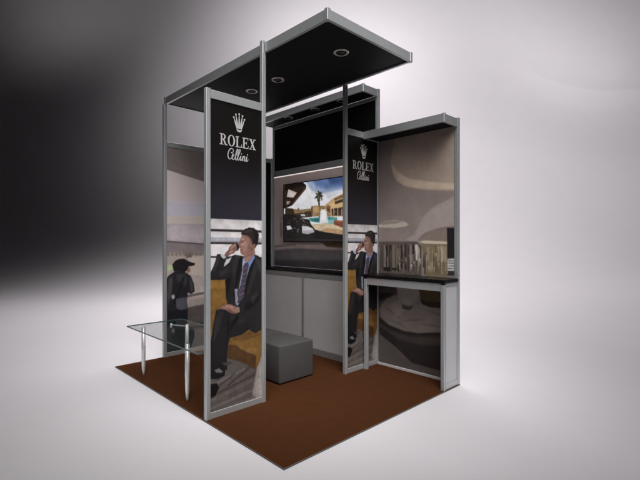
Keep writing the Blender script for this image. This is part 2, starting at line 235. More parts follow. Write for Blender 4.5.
  ((92,85,81), 0.02, [(0.453,0.514),(0.276,0.533),(0.136,0.513),(0.286,0.51)]),
  ((92,85,81), 0.02, [(0.352,0.659),(0.228,0.659),(0.136,0.622),(0.237,0.636)]),
  ((92,85,81), 0.02, [(0.808,0.511),(0.664,0.501),(0.558,0.45),(0.675,0.476)]),
  ((118,112,108), 0.03, [(0.808,0.652),(0.666,0.736),(0.558,0.657),(0.694,0.549)]),
  ((70,58,34), 0.006, [(0.412,0.893),(0.045,0.943),(0.045,0.706),(0.278,0.7),(0.372,0.722),(0.412,0.783)]),
  ((36,29,22), 0.008, [(0.412,0.766),(0.327,0.753),(0.136,0.768),(0.045,0.761),(0.045,0.706),(0.303,0.699),(0.39,0.72)]),
  ((132,127,124), 0.006, [(0.7,0.861),(0.428,0.892),(0.417,0.827),(0.448,0.745),(0.531,0.691),(0.617,0.7),(0.678,0.758)]),
  ((150,144,140), 0.006, [(0.683,0.872),(0.433,0.9),(0.428,0.866),(0.683,0.835)]),
  ((62,56,55), 0.012, [(0.634,0.689),(0.558,0.675),(0.49,0.691),(0.531,0.642),(0.623,0.645)]),
 ],
 'STREET': [
  ((178,168,166), 0.01, [(0.476,2.219),(2.168,2.071),(2.168,1.645),(0.476,1.589)]),
  ((96,88,86), 0.012, [(0.476,2.467),(2.168,2.639),(2.168,1.858),(1.033,2.081),(0.476,2.19)]),
  ((156,151,160), 0.08, [(0.476,1.818),(2.168,1.834),(2.168,1.668),(0.476,1.618)]),
  ((196,186,178), 0.01, [(0.476,1.635),(2.168,1.692),(2.168,1.588),(0.476,1.551)]),
  ((148,140,144), 0.01, [(0.476,1.551),(2.168,1.588),(2.168,1.171),(0.476,1.351)]),
  ((108,99,99), 0.012, [(0.476,1.353),(1.033,1.307),(2.168,1.195),(2.168,1.005),(0.476,1.208)]),
  ((72,64,66), 0.008, [(0.476,1.359),(1.033,1.317),(2.168,1.223),(2.168,1.2),(1.033,1.301),(0.476,1.343)]),
  ((138,126,120), 0.02, [(0.476,1.227),(2.168,1.076),(2.168,0.461),(0.476,0.636)]),
  ((160,147,140), 0.03, [(0.823,1.18),(2.168,1.1),(2.168,0.65),(0.845,0.778)]),
  ((84,72,66), 0.015, [(0.791,1.197),(0.866,1.196),(0.871,1.149),(0.802,1.151)]),
  ((104,94,88), 0.014, [(0.565,1.21),(0.593,1.206),(0.589,1.175),(0.563,1.181)]),
  ((104,94,88), 0.014, [(0.613,1.209),(0.641,1.204),(0.637,1.173),(0.611,1.18)]),
  ((104,94,88), 0.014, [(0.662,1.208),(0.691,1.203),(0.686,1.172),(0.66,1.179)]),
  ((104,94,88), 0.014, [(0.711,1.207),(0.741,1.202),(0.736,1.171),(0.709,1.177)]),
  ((104,94,88), 0.014, [(0.762,1.206),(0.791,1.201),(0.787,1.169),(0.76,1.176)]),
  ((104,94,88), 0.014, [(0.813,1.205),(0.843,1.2),(0.838,1.168),(0.81,1.175)]),
  ((104,94,88), 0.014, [(0.864,1.204),(0.895,1.199),(0.89,1.167),(0.862,1.173)]),
  ((104,94,88), 0.014, [(0.917,1.203),(0.948,1.198),(0.943,1.165),(0.915,1.172)]),
  ((104,94,88), 0.014, [(0.97,1.201),(1.001,1.197),(0.997,1.164),(0.968,1.171)]),
  ((150,160,120), 0.02, [(0.575,1.071),(0.635,1.068),(0.631,1.01),(0.575,1.003)]),
  ((148,137,134), 0.03, [(0.781,0.943),(1.963,0.84),(1.963,0.563),(0.781,0.674)]),
  ((86,78,76), 0.01, [(0.781,0.698),(1.963,0.806),(1.963,0.778),(0.781,0.668)]),
  ((66,60,58), 0.03, [(0.781,0.585),(1.963,0.528),(1.963,-0.304),(0.781,-0.072)]),
  ((130,122,118), 0.02, [(0.813,0.626),(1.963,0.719),(1.963,0.632),(0.813,0.551)]),
  ((27,26,29), 0.006, [(0.547,0.898),(0.583,0.948),(0.656,0.991),(0.781,0.979),(0.858,0.926),(0.897,0.833),(0.91,0.738),(0.864,0.709),(0.819,0.731),(0.806,0.627),(0.819,0.52),(0.787,0.435),(0.583,0.46),(0.547,0.523)]),
  ((44,43,47), 0.02, [(0.668,0.961),(0.774,0.955),(0.819,0.893),(0.793,0.793),(0.73,0.869),(0.686,0.86)]),
  ((17,17,20), 0.008, [(0.755,0.914),(0.781,0.919),(0.718,0.739),(0.656,0.598),(0.631,0.612),(0.705,0.782)]),
  ((52,50,52), 0.014, [(0.838,0.921),(0.884,0.834),(0.89,0.749),(0.858,0.727),(0.845,0.819)]),
  ((60,56,56), 0.02, [(0.583,0.908),(0.631,0.934),(0.619,0.748),(0.577,0.606),(0.565,0.752)]),
  ((70,62,58), 0.012, [(0.656,1.102),(0.73,1.126),(0.781,1.116),(0.736,1.094),(0.674,1.072)]),
  ((64,64,72), 0.015, [(0.668,0.667),(0.806,0.678),(0.806,0.534),(0.73,0.525),(0.674,0.561)]),
  ((20,20,25), 0.01, [(0.565,0.535),(0.819,0.526),(0.813,0.221),(0.845,-0.085),(0.535,-0.024),(0.541,0.321)]),
  ((36,40,40), 0.05, [(0.535,0.38),(1.079,0.335),(1.079,-0.162),(0.535,-0.053)]),
  ((150,146,150), 0.008, [(0.613,0.713),(0.649,0.722),(0.656,0.68),(0.625,0.665)]),
  ((120,84,70), 0.008, [(0.806,1.031),(0.845,1.035),(0.851,0.981),(0.813,0.965)]),
  ((24,22,24), 0.005, [(0.625,1.074),(0.668,1.12),(0.718,1.136),(0.774,1.137),(0.819,1.109),(0.917,1.075),(0.904,1.051),(0.825,1.042),(0.813,1.001),(0.774,0.973),(0.705,0.988),(0.643,0.992)]),
 ],
 'POOL': [
  ((226,226,232), 0.004, [(2.603,2.198),(0.706,2.186),(0.706,1.36),(2.603,1.36)]),
  ((40,36,34), 0.004, [(2.603,1.439),(1.96,1.437),(0.706,1.421),(0.706,1.299),(2.603,1.28)]),
  ((150,168,204), 0.06, [(2.097,2.127),(0.706,2.155),(0.706,1.865),(1.416,1.956),(1.626,1.939),(1.828,1.919),(1.987,2.005)]),
  ((84,112,164), 0.08, [(1.96,2.113),(0.706,2.186),(0.706,1.926),(1.416,1.987),(1.7,1.981),(1.88,2.032)]),
  ((54,80,132), 0.06, [(1.7,2.122),(0.706,2.186),(0.706,1.972),(1.416,2.033),(1.626,2.036)]),
  ((238,236,238), 0.03, [(2.056,2.048),(1.96,1.966),(1.92,1.871),(2.014,1.878),(2.069,1.975)]),
  ((220,222,230), 0.03, [(1.7,1.91),(1.553,1.933),(1.458,1.925),(1.602,1.885),(1.7,1.865)]),
  ((46,32,26), 0.005, [(2.603,2.158),(2.153,2.118),(2.069,2.059),(2.075,2.013),(2.357,1.816),(2.484,1.788),(2.603,1.779)]),
  ((26,18,16), 0.012, [(2.493,2.135),(2.153,2.11),(2.097,2.061),(2.357,2.037),(2.493,2.029)]),
  ((96,66,50), 0.006, [(2.357,1.834),(2.083,2.032),(2.075,2.013),(2.345,1.816)]),
  ((206,190,184), 0.006, [(2.423,2.039),(2.251,1.98),(2.321,1.918),(2.46,1.94)]),
  ((160,144,138), 0.006, [(2.46,1.885),(2.381,1.874),(2.417,1.839),(2.466,1.834)]),
  ((150,116,76), 0.006, [(2.447,1.786),(2.182,1.753),(1.96,1.76),(1.933,1.792),(1.7,1.775),(1.626,1.655),(2.447,1.653)]),
  ((190,150,96), 0.006, [(1.96,1.786),(1.854,1.787),(1.828,1.703),(1.947,1.69)]),
  ((60,46,34), 0.012, [(2.493,1.793),(2.327,1.776),(2.298,1.705),(1.987,1.729),(1.96,1.654),(2.493,1.635)]),
  ((120,92,60), 0.006, [(2.239,1.775),(2.205,1.773),(2.21,1.702),(2.233,1.703)]),
  ((206,168,112), 0.004, [(1.731,1.787),(1.675,1.816),(1.577,1.865),(1.298,1.949),(0.706,2.063),(0.706,1.589),(1.416,1.636),(1.626,1.641),(1.7,1.679)]),
  ((128,94,64), 0.005, [(1.572,1.855),(1.298,1.929),(0.706,2.048),(0.706,1.987),(1.298,1.887),(1.572,1.827)]),
  ((72,52,38), 0.005, [(1.563,1.819),(1.298,1.869),(0.706,1.956),(0.706,1.895),(1.298,1.829),(1.563,1.784)]),
  ((228,188,126), 0.004, [(1.621,1.763),(1.298,1.82),(0.706,1.903),(0.706,1.826),(1.298,1.765),(1.621,1.739)]),
  ((58,44,36), 0.006, [(1.621,1.735),(1.298,1.752),(0.706,1.803),(0.706,1.589),(1.298,1.641),(1.611,1.654)]),
  ((190,150,104), 0.004, [(1.589,1.74),(1.572,1.743),(1.572,1.656),(1.589,1.657)]),
  ((190,150,104), 0.004, [(1.524,1.737),(1.508,1.74),(1.508,1.653),(1.524,1.654)]),
  ((190,150,104), 0.004, [(1.458,1.733),(1.442,1.736),(1.442,1.65),(1.458,1.651)]),
  ((190,150,104), 0.004, [(1.389,1.73),(1.373,1.732),(1.373,1.648),(1.389,1.648)]),
  ((190,150,104), 0.004, [(1.298,1.725),(1.282,1.727),(1.282,1.644),(1.298,1.645)]),
  ((190,150,104), 0.004, [(1.188,1.719),(1.173,1.722),(1.173,1.639),(1.188,1.64)]),
  ((150,112,74), 0.005, [(1.71,1.779),(1.636,1.775),(1.636,1.645),(1.7,1.647)]),
  ((70,56,44), 0.005, [(1.7,1.757),(1.646,1.754),(1.646,1.705),(1.69,1.703)]),
  ((68,60,44), 0.004, [(1.859,1.867),(1.823,1.865),(1.818,1.778),(1.844,1.779)]),
  ((44,52,34), 0.004, [(1.838,1.909),(1.823,1.944),(1.828,1.961),(1.842,1.947)]),
  ((82,86,56), 0.004, [(1.838,1.909),(1.807,1.933),(1.795,1.938),(1.821,1.942)]),
  ((34,38,28), 0.004, [(1.838,1.909),(1.839,1.953),(1.856,1.975),(1.858,1.952)]),
  ((34,38,28), 0.004, [(1.838,1.909),(1.788,1.906),(1.751,1.89),(1.79,1.918)]),
  ((44,52,34), 0.004, [(1.838,1.909),(1.806,1.903),(1.782,1.903),(1.807,1.916)]),
  ((44,52,34), 0.004, [(1.838,1.909),(1.868,1.931),(1.898,1.916),(1.875,1.92)]),
  ((34,38,28), 0.004, [(1.838,1.909),(1.871,1.909),(1.892,1.891),(1.866,1.897)]),
  ((34,38,28), 0.004, [(1.838,1.909),(1.885,1.913),(1.92,1.882),(1.883,1.9)]),
  ((44,52,34), 0.004, [(1.838,1.909),(1.795,1.929),(1.771,1.942),(1.806,1.94)]),
  ((34,38,28), 0.004, [(1.838,1.909),(1.866,1.915),(1.887,1.897),(1.865,1.903)]),
  ((44,52,34), 0.004, [(1.838,1.909),(1.807,1.901),(1.782,1.885),(1.807,1.913)]),
  ((62,68,44), 0.004, [(1.838,1.909),(1.866,1.905),(1.88,1.873),(1.857,1.893)]),
  ((44,52,34), 0.004, [(1.838,1.909),(1.871,1.913),(1.893,1.901),(1.868,1.9)]),
  ((34,38,28), 0.004, [(1.838,1.909),(1.79,1.898),(1.752,1.886),(1.789,1.91)]),
  ((62,68,44), 0.004, [(1.838,1.909),(1.834,1.942),(1.847,1.957),(1.853,1.941)]),
  ((62,68,44), 0.004, [(1.838,1.909),(1.846,1.938),(1.867,1.935),(1.863,1.932)]),
  ((82,86,56), 0.004, [(1.838,1.909),(1.884,1.902),(1.913,1.884),(1.877,1.89)]),
  ((82,86,56), 0.004, [(1.838,1.909),(1.839,1.953),(1.856,1.972),(1.858,1.952)]),
  ((34,38,28), 0.004, [(1.838,1.909),(1.868,1.939),(1.901,1.945),(1.878,1.929)]),
  ((44,52,34), 0.004, [(1.838,1.909),(1.872,1.904),(1.891,1.875),(1.864,1.892)]),
  ((44,52,34), 0.004, [(1.838,1.909),(1.874,1.943),(1.912,1.942),(1.884,1.933)]),
  ((82,86,56), 0.004, [(1.838,1.909),(1.867,1.917),(1.89,1.889),(1.867,1.904)]),
  ((44,52,34), 0.004, [(1.838,1.909),(1.821,1.944),(1.825,1.943),(1.84,1.948)]),
  ((44,52,34), 0.004, [(1.838,1.909),(1.809,1.942),(1.801,1.963),(1.826,1.949)]),
  ((44,52,34), 0.004, [(1.838,1.909),(1.8,1.913),(1.776,1.914),(1.806,1.925)]),
  ((44,52,34), 0.004, [(1.838,1.909),(1.807,1.926),(1.795,1.928),(1.82,1.936)]),
  ((34,38,28), 0.004, [(1.838,1.909),(1.803,1.878),(1.767,1.846),(1.794,1.888)]),
  ((44,52,34), 0.004, [(1.838,1.909),(1.802,1.94),(1.788,1.95),(1.818,1.949)]),
  ((34,38,28), 0.004, [(1.838,1.909),(1.819,1.937),(1.82,1.934),(1.837,1.943)]),
  ((62,68,44), 0.004, [(1.838,1.909),(1.831,1.962),(1.842,1.979),(1.85,1.963)]),
  ((82,86,56), 0.004, [(1.838,1.909),(1.851,1.938),(1.874,1.928),(1.866,1.931)]),
  ((82,86,56), 0.004, [(1.838,1.909),(1.799,1.877),(1.76,1.844),(1.79,1.887)]),
  ((44,52,34), 0.004, [(1.838,1.909),(1.89,1.899),(1.924,1.866),(1.883,1.887)]),
  ((82,86,56), 0.004, [(1.838,1.909),(1.808,1.886),(1.778,1.86),(1.8,1.897)]),
  ((74,62,44), 0.005, [(1.827,1.901),(1.812,1.9),(1.819,1.839),(1.83,1.844)]),
  ((74,62,44), 0.005, [(1.8,1.899),(1.784,1.898),(1.792,1.838),(1.802,1.842)]),
  ((74,62,44), 0.005, [(1.847,1.903),(1.832,1.902),(1.839,1.841),(1.85,1.845)]),
  ((74,62,44), 0.005, [(1.864,1.904),(1.848,1.903),(1.856,1.842),(1.867,1.846)]),
  ((74,62,44), 0.005, [(1.831,1.901),(1.815,1.9),(1.823,1.84),(1.834,1.844)]),
  ((74,62,44), 0.005, [(1.864,1.904),(1.849,1.903),(1.856,1.842),(1.867,1.846)]),
  ((74,62,44), 0.005, [(1.868,1.904),(1.852,1.903),(1.86,1.842),(1.871,1.846)]),
  ((74,62,44), 0.005, [(1.831,1.902),(1.816,1.9),(1.824,1.84),(1.834,1.844)]),
  ((60,48,40), 0.006, [(1.974,1.783),(1.955,1.789),(1.949,1.69),(1.971,1.691)]),
  ((70,150,150), 0.004, [(2.025,1.638),(1.7,1.647),(1.524,1.626),(1.524,1.554),(1.726,1.563),(1.998,1.596)]),
  ((34,104,112), 0.012, [(1.987,1.625),(1.802,1.63),(1.828,1.584),(1.96,1.599)]),
  ((130,194,188), 0.012, [(1.7,1.599),(1.524,1.602),(1.524,1.564),(1.7,1.565)]),
  ((214,190,152), 0.006, [(1.96,1.558),(1.726,1.563),(1.524,1.55),(1.298,1.477),(0.706,1.375),(0.706,1.329),(1.88,1.432),(1.947,1.488)]),
  ((190,148,104), 0.02, [(1.7,1.51),(1.298,1.452),(1.298,1.41),(1.802,1.468)]),
  ((128,66,44), 0.005, [(1.582,1.601),(1.416,1.585),(0.706,1.559),(0.706,1.421),(1.416,1.499),(1.577,1.545)]),
  ((172,100,66), 0.006, [(1.553,1.593),(0.706,1.556),(0.706,1.525),(1.553,1.579)]),
  ((236,236,240), 0.006, [(1.812,1.716),(1.782,1.726),(1.705,1.718),(1.69,1.643),(1.67,1.565),(1.828,1.569),(1.818,1.648)]),
  ((250,250,252), 0.012, [(1.797,1.737),(1.721,1.733),(1.71,1.591),(1.807,1.594)]),
  ((36,32,32), 0.008, [(2.603,1.719),(2.298,1.694),(2.153,1.642),(2.014,1.619),(1.987,1.566),(1.907,1.491),(1.626,1.437),(1.626,1.377),(2.603,1.38)]),
  ((70,64,62), 0.006, [(2.06,1.464),(2.044,1.459),(2.048,1.459),(2.065,1.46)]),
  ((110,104,102), 0.006, [(2.315,1.648),(2.274,1.641),(2.282,1.633),(2.321,1.637)]),
  ((90,84,82), 0.006, [(2.364,1.64),(2.348,1.633),(2.351,1.634),(2.37,1.636)]),
  ((90,84,82), 0.006, [(2.406,1.59),(2.378,1.583),(2.383,1.58),(2.412,1.583)]),
  ((150,144,142), 0.006, [(2.1,1.564),(2.075,1.557),(2.08,1.555),(2.105,1.557)]),
  ((110,104,102), 0.006, [(2.253,1.478),(2.211,1.471),(2.219,1.463),(2.259,1.467)]),
  ((56,44,36), 0.006, [(2.269,1.612),(2.242,1.605),(2.248,1.602),(2.275,1.605)]),
  ((20,18,18), 0.006, [(2.403,1.649),(2.38,1.642),(2.385,1.641),(2.409,1.643)]),
  ((56,44,36), 0.006, [(2.331,1.656),(2.299,1.649),(2.306,1.645),(2.337,1.648)]),
  ((150,144,142), 0.006, [(2.178,1.64),(2.136,1.633),(2.145,1.625),(2.184,1.629)]),
  ((56,44,36), 0.006, [(2.153,1.475),(2.115,1.469),(2.123,1.462),(2.159,1.465)]),
  ((20,18,18), 0.006, [(2.318,1.46),(2.272,1.454),(2.281,1.445),(2.324,1.448)]),
  ((90,84,82), 0.006, [(2.06,1.587),(2.024,1.58),(2.031,1.574),(2.066,1.577)]),
  ((56,44,36), 0.006, [(2.241,1.572),(2.197,1.565),(2.206,1.556),(2.246,1.56)]),
  ((150,144,142), 0.006, [(2.247,1.502),(2.212,1.495),(2.219,1.49),(2.253,1.492)]),
  ((56,44,36), 0.006, [(2.083,1.574),(2.052,1.567),(2.058,1.563),(2.089,1.566)]),
  ((110,104,102), 0.006, [(2.157,1.57),(2.136,1.564),(2.141,1.563),(2.163,1.565)]),
  ((56,44,36), 0.006, [(2.119,1.491),(2.078,1.484),(2.086,1.476),(2.125,1.48)]),
  ((90,84,82), 0.006, [(2.356,1.477),(2.331,1.471),(2.336,1.469),(2.362,1.471)]),
  ((56,44,36), 0.006, [(2.112,1.552),(2.083,1.546),(2.088,1.541),(2.118,1.544)]),
  ((56,44,36), 0.006, [(2.216,1.612),(2.195,1.605),(2.199,1.604),(2.221,1.606)]),
  ((110,104,102), 0.006, [(2.312,1.529),(2.269,1.522),(2.278,1.514),(2.318,1.518)]),
  ((90,84,82), 0.006, [(2.157,1.475),(2.136,1.469),(2.14,1.468),(2.162,1.47)]),
  ((56,44,36), 0.006, [(2.429,1.557),(2.413,1.551),(2.416,1.551),(2.435,1.553)]),
  ((56,44,36), 0.006, [(2.375,1.486),(2.356,1.479),(2.36,1.479),(2.381,1.481)]),
  ((70,64,62), 0.006, [(2.416,1.629),(2.373,1.622),(2.382,1.614),(2.422,1.618)]),
  ((214,212,216), 0.006, [(2.153,1.541),(2.047,1.538),(1.949,1.506),(1.917,1.462),(2.042,1.434),(2.148,1.45)]),
  ((178,176,182), 0.01, [(2.125,1.484),(1.944,1.488),(1.923,1.458),(2.047,1.434),(2.148,1.45)]),
  ((204,202,206), 0.006, [(2.466,1.548),(2.387,1.554),(2.339,1.506),(2.447,1.493)]),
  ((196,194,198), 0.006, [(2.182,1.7),(2.097,1.689),(2.08,1.662),(2.165,1.669)]),
  ((170,160,150), 0.004, [(2.086,1.551),(2.08,1.549),(2.081,1.548),(2.086,1.549)]),
  ((40,34,30), 0.004, [(2.14,1.684),(2.134,1.682),(2.135,1.681),(2.14,1.682)]),
  ((40,34,30), 0.004, [(1.66,1.7),(1.644,1.697),(1.648,1.691),(1.66,1.693)]),
  ((200,196,196), 0.004, [(2.129,1.718),(2.107,1.715),(2.111,1.707),(2.129,1.71)]),
  ((40,34,30), 0.004, [(2.295,1.564),(2.282,1.561),(2.284,1.558),(2.295,1.559)]),
  ((40,34,30), 0.004, [(1.784,1.685),(1.764,1.682),(1.768,1.674),(1.784,1.676)]),
  ((40,34,30), 0.004, [(2.153,1.582),(2.135,1.579),(2.139,1.573),(2.153,1.574)]),
  ((130,112,86), 0.004, [(2.204,1.619),(2.193,1.617),(2.195,1.614),(2.204,1.615)]),
  ((28,24,22), 0.004, [(1.806,1.64),(1.787,1.637),(1.79,1.63),(1.806,1.632)]),
  ((96,84,72), 0.004, [(2.104,1.578),(2.096,1.576),(2.097,1.574),(2.104,1.575)]),
  ((40,34,30), 0.004, [(2.376,1.567),(2.355,1.565),(2.359,1.557),(2.376,1.559)]),
  ((130,112,86), 0.004, [(2.065,1.506),(2.057,1.504),(2.059,1.503),(2.065,1.503)]),
  ((28,24,22), 0.004, [(1.794,1.663),(1.784,1.661),(1.786,1.657),(1.794,1.659)]),
  ((60,50,40), 0.004, [(1.656,1.678),(1.642,1.676),(1.645,1.671),(1.656,1.672)]),
  ((200,196,196), 0.004, [(1.895,1.647),(1.875,1.644),(1.879,1.636),(1.895,1.638)]),
  ((40,34,30), 0.004, [(2.41,1.759),(2.401,1.757),(2.403,1.755),(2.41,1.756)]),
  ((200,196,196), 0.004, [(2.06,1.686),(2.04,1.683),(2.044,1.676),(2.06,1.678)]),
  ((60,50,40), 0.004, [(1.676,1.611),(1.667,1.609),(1.669,1.607),(1.676,1.608)]),
  ((28,24,22), 0.004, [(2.395,1.745),(2.384,1.742),(2.386,1.74),(2.395,1.741)]),
  ((60,50,40), 0.004, [(1.779,1.641),(1.77,1.639),(1.772,1.637),(1.779,1.638)]),
  ((60,50,40), 0.004, [(2.21,1.545),(2.202,1.543),(2.204,1.541),(2.21,1.541)]),
  ((96,84,72), 0.004, [(2.098,1.722),(2.08,1.719),(2.084,1.713),(2.098,1.714)]),
  ((40,34,30), 0.004, [(2.369,1.761),(2.349,1.758),(2.353,1.751),(2.369,1.753)]),
  ((170,160,150), 0.004, [(2.265,1.612),(2.251,1.61),(2.253,1.605),(2.265,1.606)]),
  ((28,24,22), 0.004, [(1.992,1.681),(1.975,1.679),(1.978,1.673),(1.992,1.674)]),
  ((130,112,86), 0.004, [(1.654,1.635),(1.642,1.633),(1.645,1.629),(1.654,1.63)]),
  ((130,112,86), 0.004, [(2.443,1.597),(2.421,1.594),(2.425,1.586),(2.443,1.588)]),
  ((60,50,40), 0.004, [(1.954,1.628),(1.938,1.626),(1.941,1.62),(1.954,1.621)]),
  ((130,112,86), 0.004, [(2.134,1.608),(2.113,1.606),(2.118,1.598),(2.134,1.6)]),
  ((170,160,150), 0.004, [(2.134,1.56),(2.113,1.557),(2.117,1.549),(2.134,1.551)]),
  ((170,160,150), 0.004, [(2.445,1.569),(2.437,1.567),(2.439,1.566),(2.445,1.566)]),
  ((28,24,22), 0.004, [(2.281,1.539),(2.261,1.537),(2.265,1.53),(2.281,1.531)]),
  ((96,84,72), 0.004, [(2.062,1.636),(2.048,1.634),(2.051,1.629),(2.062,1.631)]),
  ((40,34,30), 0.004, [(1.71,1.648),(1.705,1.646),(1.706,1.645),(1.71,1.645)]),
  ((28,24,22), 0.004, [(2.129,1.491),(2.122,1.489),(2.123,1.487),(2.129,1.488)]),
  ((200,196,196), 0.004, [(2.029,1.708),(2.018,1.706),(2.02,1.702),(2.029,1.704)]),
  ((40,34,30), 0.004, [(2.052,1.54),(2.04,1.538),(2.042,1.534),(2.052,1.535)]),
  ((170,160,150), 0.004, [(2.232,1.724),(2.216,1.722),(2.219,1.716),(2.232,1.718)]),
  ((40,34,30), 0.004, [(1.905,1.623),(1.889,1.62),(1.892,1.614),(1.905,1.616)]),
  ((200,196,196), 0.004, [(1.924,1.67),(1.918,1.668),(1.919,1.667),(1.924,1.667)]),
  ((28,24,22), 0.004, [(2.023,1.685),(2.01,1.682),(2.013,1.678),(2.023,1.679)]),
  ((200,196,196), 0.004, [(2.127,1.618),(2.107,1.615),(2.111,1.608),(2.127,1.61)]),
  ((28,24,22), 0.004, [(1.66,1.628),(1.641,1.626),(1.645,1.618),(1.66,1.62)]),
  ((130,112,86), 0.004, [(1.874,1.675),(1.866,1.673),(1.868,1.671),(1.874,1.672)]),
  ((40,34,30), 0.004, [(2.227,1.637),(2.21,1.635),(2.213,1.629),(2.227,1.63)]),
  ((170,160,150), 0.004, [(1.95,1.638),(1.943,1.636),(1.945,1.634),(1.95,1.635)]),
  ((40,34,30), 0.004, [(2.301,1.606),(2.281,1.603),(2.285,1.596),(2.301,1.598)]),
  ((28,24,22), 0.004, [(1.78,1.623),(1.765,1.62),(1.768,1.615),(1.78,1.616)]),
  ((96,84,72), 0.004, [(1.9,1.701),(1.89,1.699),(1.892,1.696),(1.9,1.697)]),
  ((96,84,72), 0.004, [(1.851,1.628),(1.841,1.625),(1.843,1.622),(1.851,1.623)]),
  ((28,24,22), 0.004, [(2.001,1.707),(1.987,1.705),(1.99,1.7),(2.001,1.702)]),
  ((130,112,86), 0.004, [(2.085,1.66),(2.076,1.658),(2.078,1.655),(2.085,1.656)]),
  ((200,196,196), 0.004, [(2.229,1.504),(2.216,1.502),(2.218,1.497),(2.229,1.498)]),
  ((28,24,22), 0.004, [(2.249,1.51),(2.237,1.508),(2.24,1.504),(2.249,1.505)]),
  ((40,34,30), 0.004, [(1.96,1.702),(1.948,1.7),(1.95,1.696),(1.96,1.697)]),
  ((60,50,40), 0.004, [(1.771,1.672),(1.755,1.669),(1.758,1.663),(1.771,1.665)]),
  ((200,196,196), 0.004, [(2.013,1.672),(2.001,1.67),(2.003,1.666),(2.013,1.667)]),
  ((170,160,150), 0.004, [(1.833,1.671),(1.818,1.669),(1.821,1.663),(1.833,1.665)]),
  ((200,196,196), 0.004, [(1.655,1.671),(1.639,1.669),(1.642,1.663),(1.655,1.665)]),
  ((130,112,86), 0.004, [(2.387,1.529),(2.368,1.526),(2.372,1.52),(2.387,1.521)]),
  ((200,196,196), 0.004, [(1.921,1.676),(1.905,1.674),(1.909,1.668),(1.921,1.669)]),
  ((60,50,40), 0.004, [(1.69,1.675),(1.677,1.672),(1.68,1.668),(1.69,1.669)]),
  ((96,84,72), 0.004, [(1.898,1.636),(1.892,1.634),(1.894,1.633),(1.898,1.634)]),
  ((40,34,30), 0.004, [(1.835,1.653),(1.815,1.651),(1.819,1.643),(1.835,1.645)]),
  ((170,160,150), 0.004, [(2.114,1.597),(2.095,1.594),(2.099,1.587),(2.114,1.589)]),
  ((28,24,22), 0.004, [(1.823,1.655),(1.815,1.653),(1.816,1.65),(1.823,1.651)]),
  ((60,50,40), 0.004, [(1.929,1.714),(1.913,1.711),(1.916,1.706),(1.929,1.707)]),
  ((96,84,72), 0.004, [(2.232,1.598),(2.219,1.596),(2.221,1.591),(2.232,1.592)]),
  ((60,50,40), 0.004, [(1.647,1.632),(1.637,1.63),(1.639,1.626),(1.647,1.627)]),
  ((130,112,86), 0.004, [(1.994,1.654),(1.987,1.651),(1.988,1.65),(1.994,1.651)]),
  ((40,112,116), 0.004, [(1.777,1.59),(1.748,1.588),(1.757,1.584)]),
  ((150,210,206), 0.004, [(1.596,1.598),(1.563,1.596),(1.576,1.592)]),
  ((40,112,116), 0.004, [(1.843,1.586),(1.819,1.584),(1.822,1.58)]),
  ((100,176,172), 0.004, [(1.711,1.577),(1.692,1.576),(1.691,1.571)]),
  ((40,112,116), 0.004, [(1.933,1.615),(1.896,1.613),(1.912,1.609)]),
  ((40,112,116), 0.004, [(1.936,1.622),(1.89,1.62),(1.915,1.616)]),
  ((40,112,116), 0.004, [(1.834,1.601),(1.801,1.599),(1.813,1.595)]),
  ((40,112,116), 0.004, [(1.913,1.594),(1.876,1.592),(1.891,1.588)]),
  ((40,112,116), 0.004, [(1.778,1.599),(1.76,1.598),(1.757,1.593)]),
  ((100,176,172), 0.004, [(1.62,1.61),(1.577,1.607),(1.6,1.604)]),
  ((100,176,172), 0.004, [(1.86,1.595),(1.818,1.592),(1.839,1.589)]),
  ((40,112,116), 0.004, [(1.968,1.599),(1.932,1.597),(1.946,1.593)]),
  ((100,176,172), 0.004, [(1.609,1.619),(1.576,1.617),(1.59,1.614)]),
  ((40,112,116), 0.004, [(1.862,1.623),(1.829,1.621),(1.841,1.617)]),
  ((150,210,206), 0.004, [(1.759,1.631),(1.741,1.629),(1.739,1.625)]),
  ((40,112,116), 0.004, [(1.622,1.605),(1.601,1.603),(1.603,1.599)]),
  ((40,112,116), 0.004, [(1.839,1.615),(1.818,1.613),(1.818,1.609)]),
  ((150,210,206), 0.004, [(1.798,1.617),(1.754,1.614),(1.777,1.611)]),
  ((40,112,116), 0.004, [(1.798,1.593),(1.772,1.591),(1.777,1.587)]),
  ((150,210,206), 0.004, [(1.964,1.626),(1.924,1.624),(1.943,1.62)]),
  ((150,210,206), 0.004, [(1.61,1.617),(1.572,1.615),(1.59,1.611)]),
  ((100,176,172), 0.004, [(1.898,1.584),(1.871,1.583),(1.877,1.578)]),
  ((40,112,116), 0.004, [(1.627,1.58),(1.587,1.578),(1.607,1.574)]),
  ((100,176,172), 0.004, [(1.574,1.595),(1.538,1.593),(1.555,1.589)]),
  ((204,178,138), 0.006, [(1.723,1.513),(1.668,1.508),(1.708,1.504)]),
  ((204,178,138), 0.006, [(1.44,1.483),(1.411,1.479),(1.426,1.474)]),
  ((186,156,116), 0.006, [(1.581,1.491),(1.55,1.487),(1.567,1.482)]),
  ((186,156,116), 0.006, [(1.646,1.521),(1.609,1.517),(1.631,1.512)]),
  ((186,156,116), 0.006, [(1.837,1.477),(1.776,1.473),(1.821,1.468)]),
  ((186,156,116), 0.006, [(1.817,1.542),(1.79,1.537),(1.802,1.532)]),
  ((204,178,138), 0.006, [(1.842,1.481),(1.79,1.476),(1.826,1.471)]),
  ((226,206,170), 0.006, [(1.668,1.502),(1.616,1.497),(1.653,1.492)]),
  ((186,156,116), 0.006, [(1.594,1.5),(1.55,1.496),(1.58,1.491)]),
  ((186,156,116), 0.006, [(1.806,1.521),(1.781,1.516),(1.79,1.511)]),
  ((186,156,116), 0.006, [(1.81,1.529),(1.783,1.524),(1.794,1.519)]),
  ((226,206,170), 0.006, [(1.704,1.534),(1.674,1.53),(1.689,1.525)]),
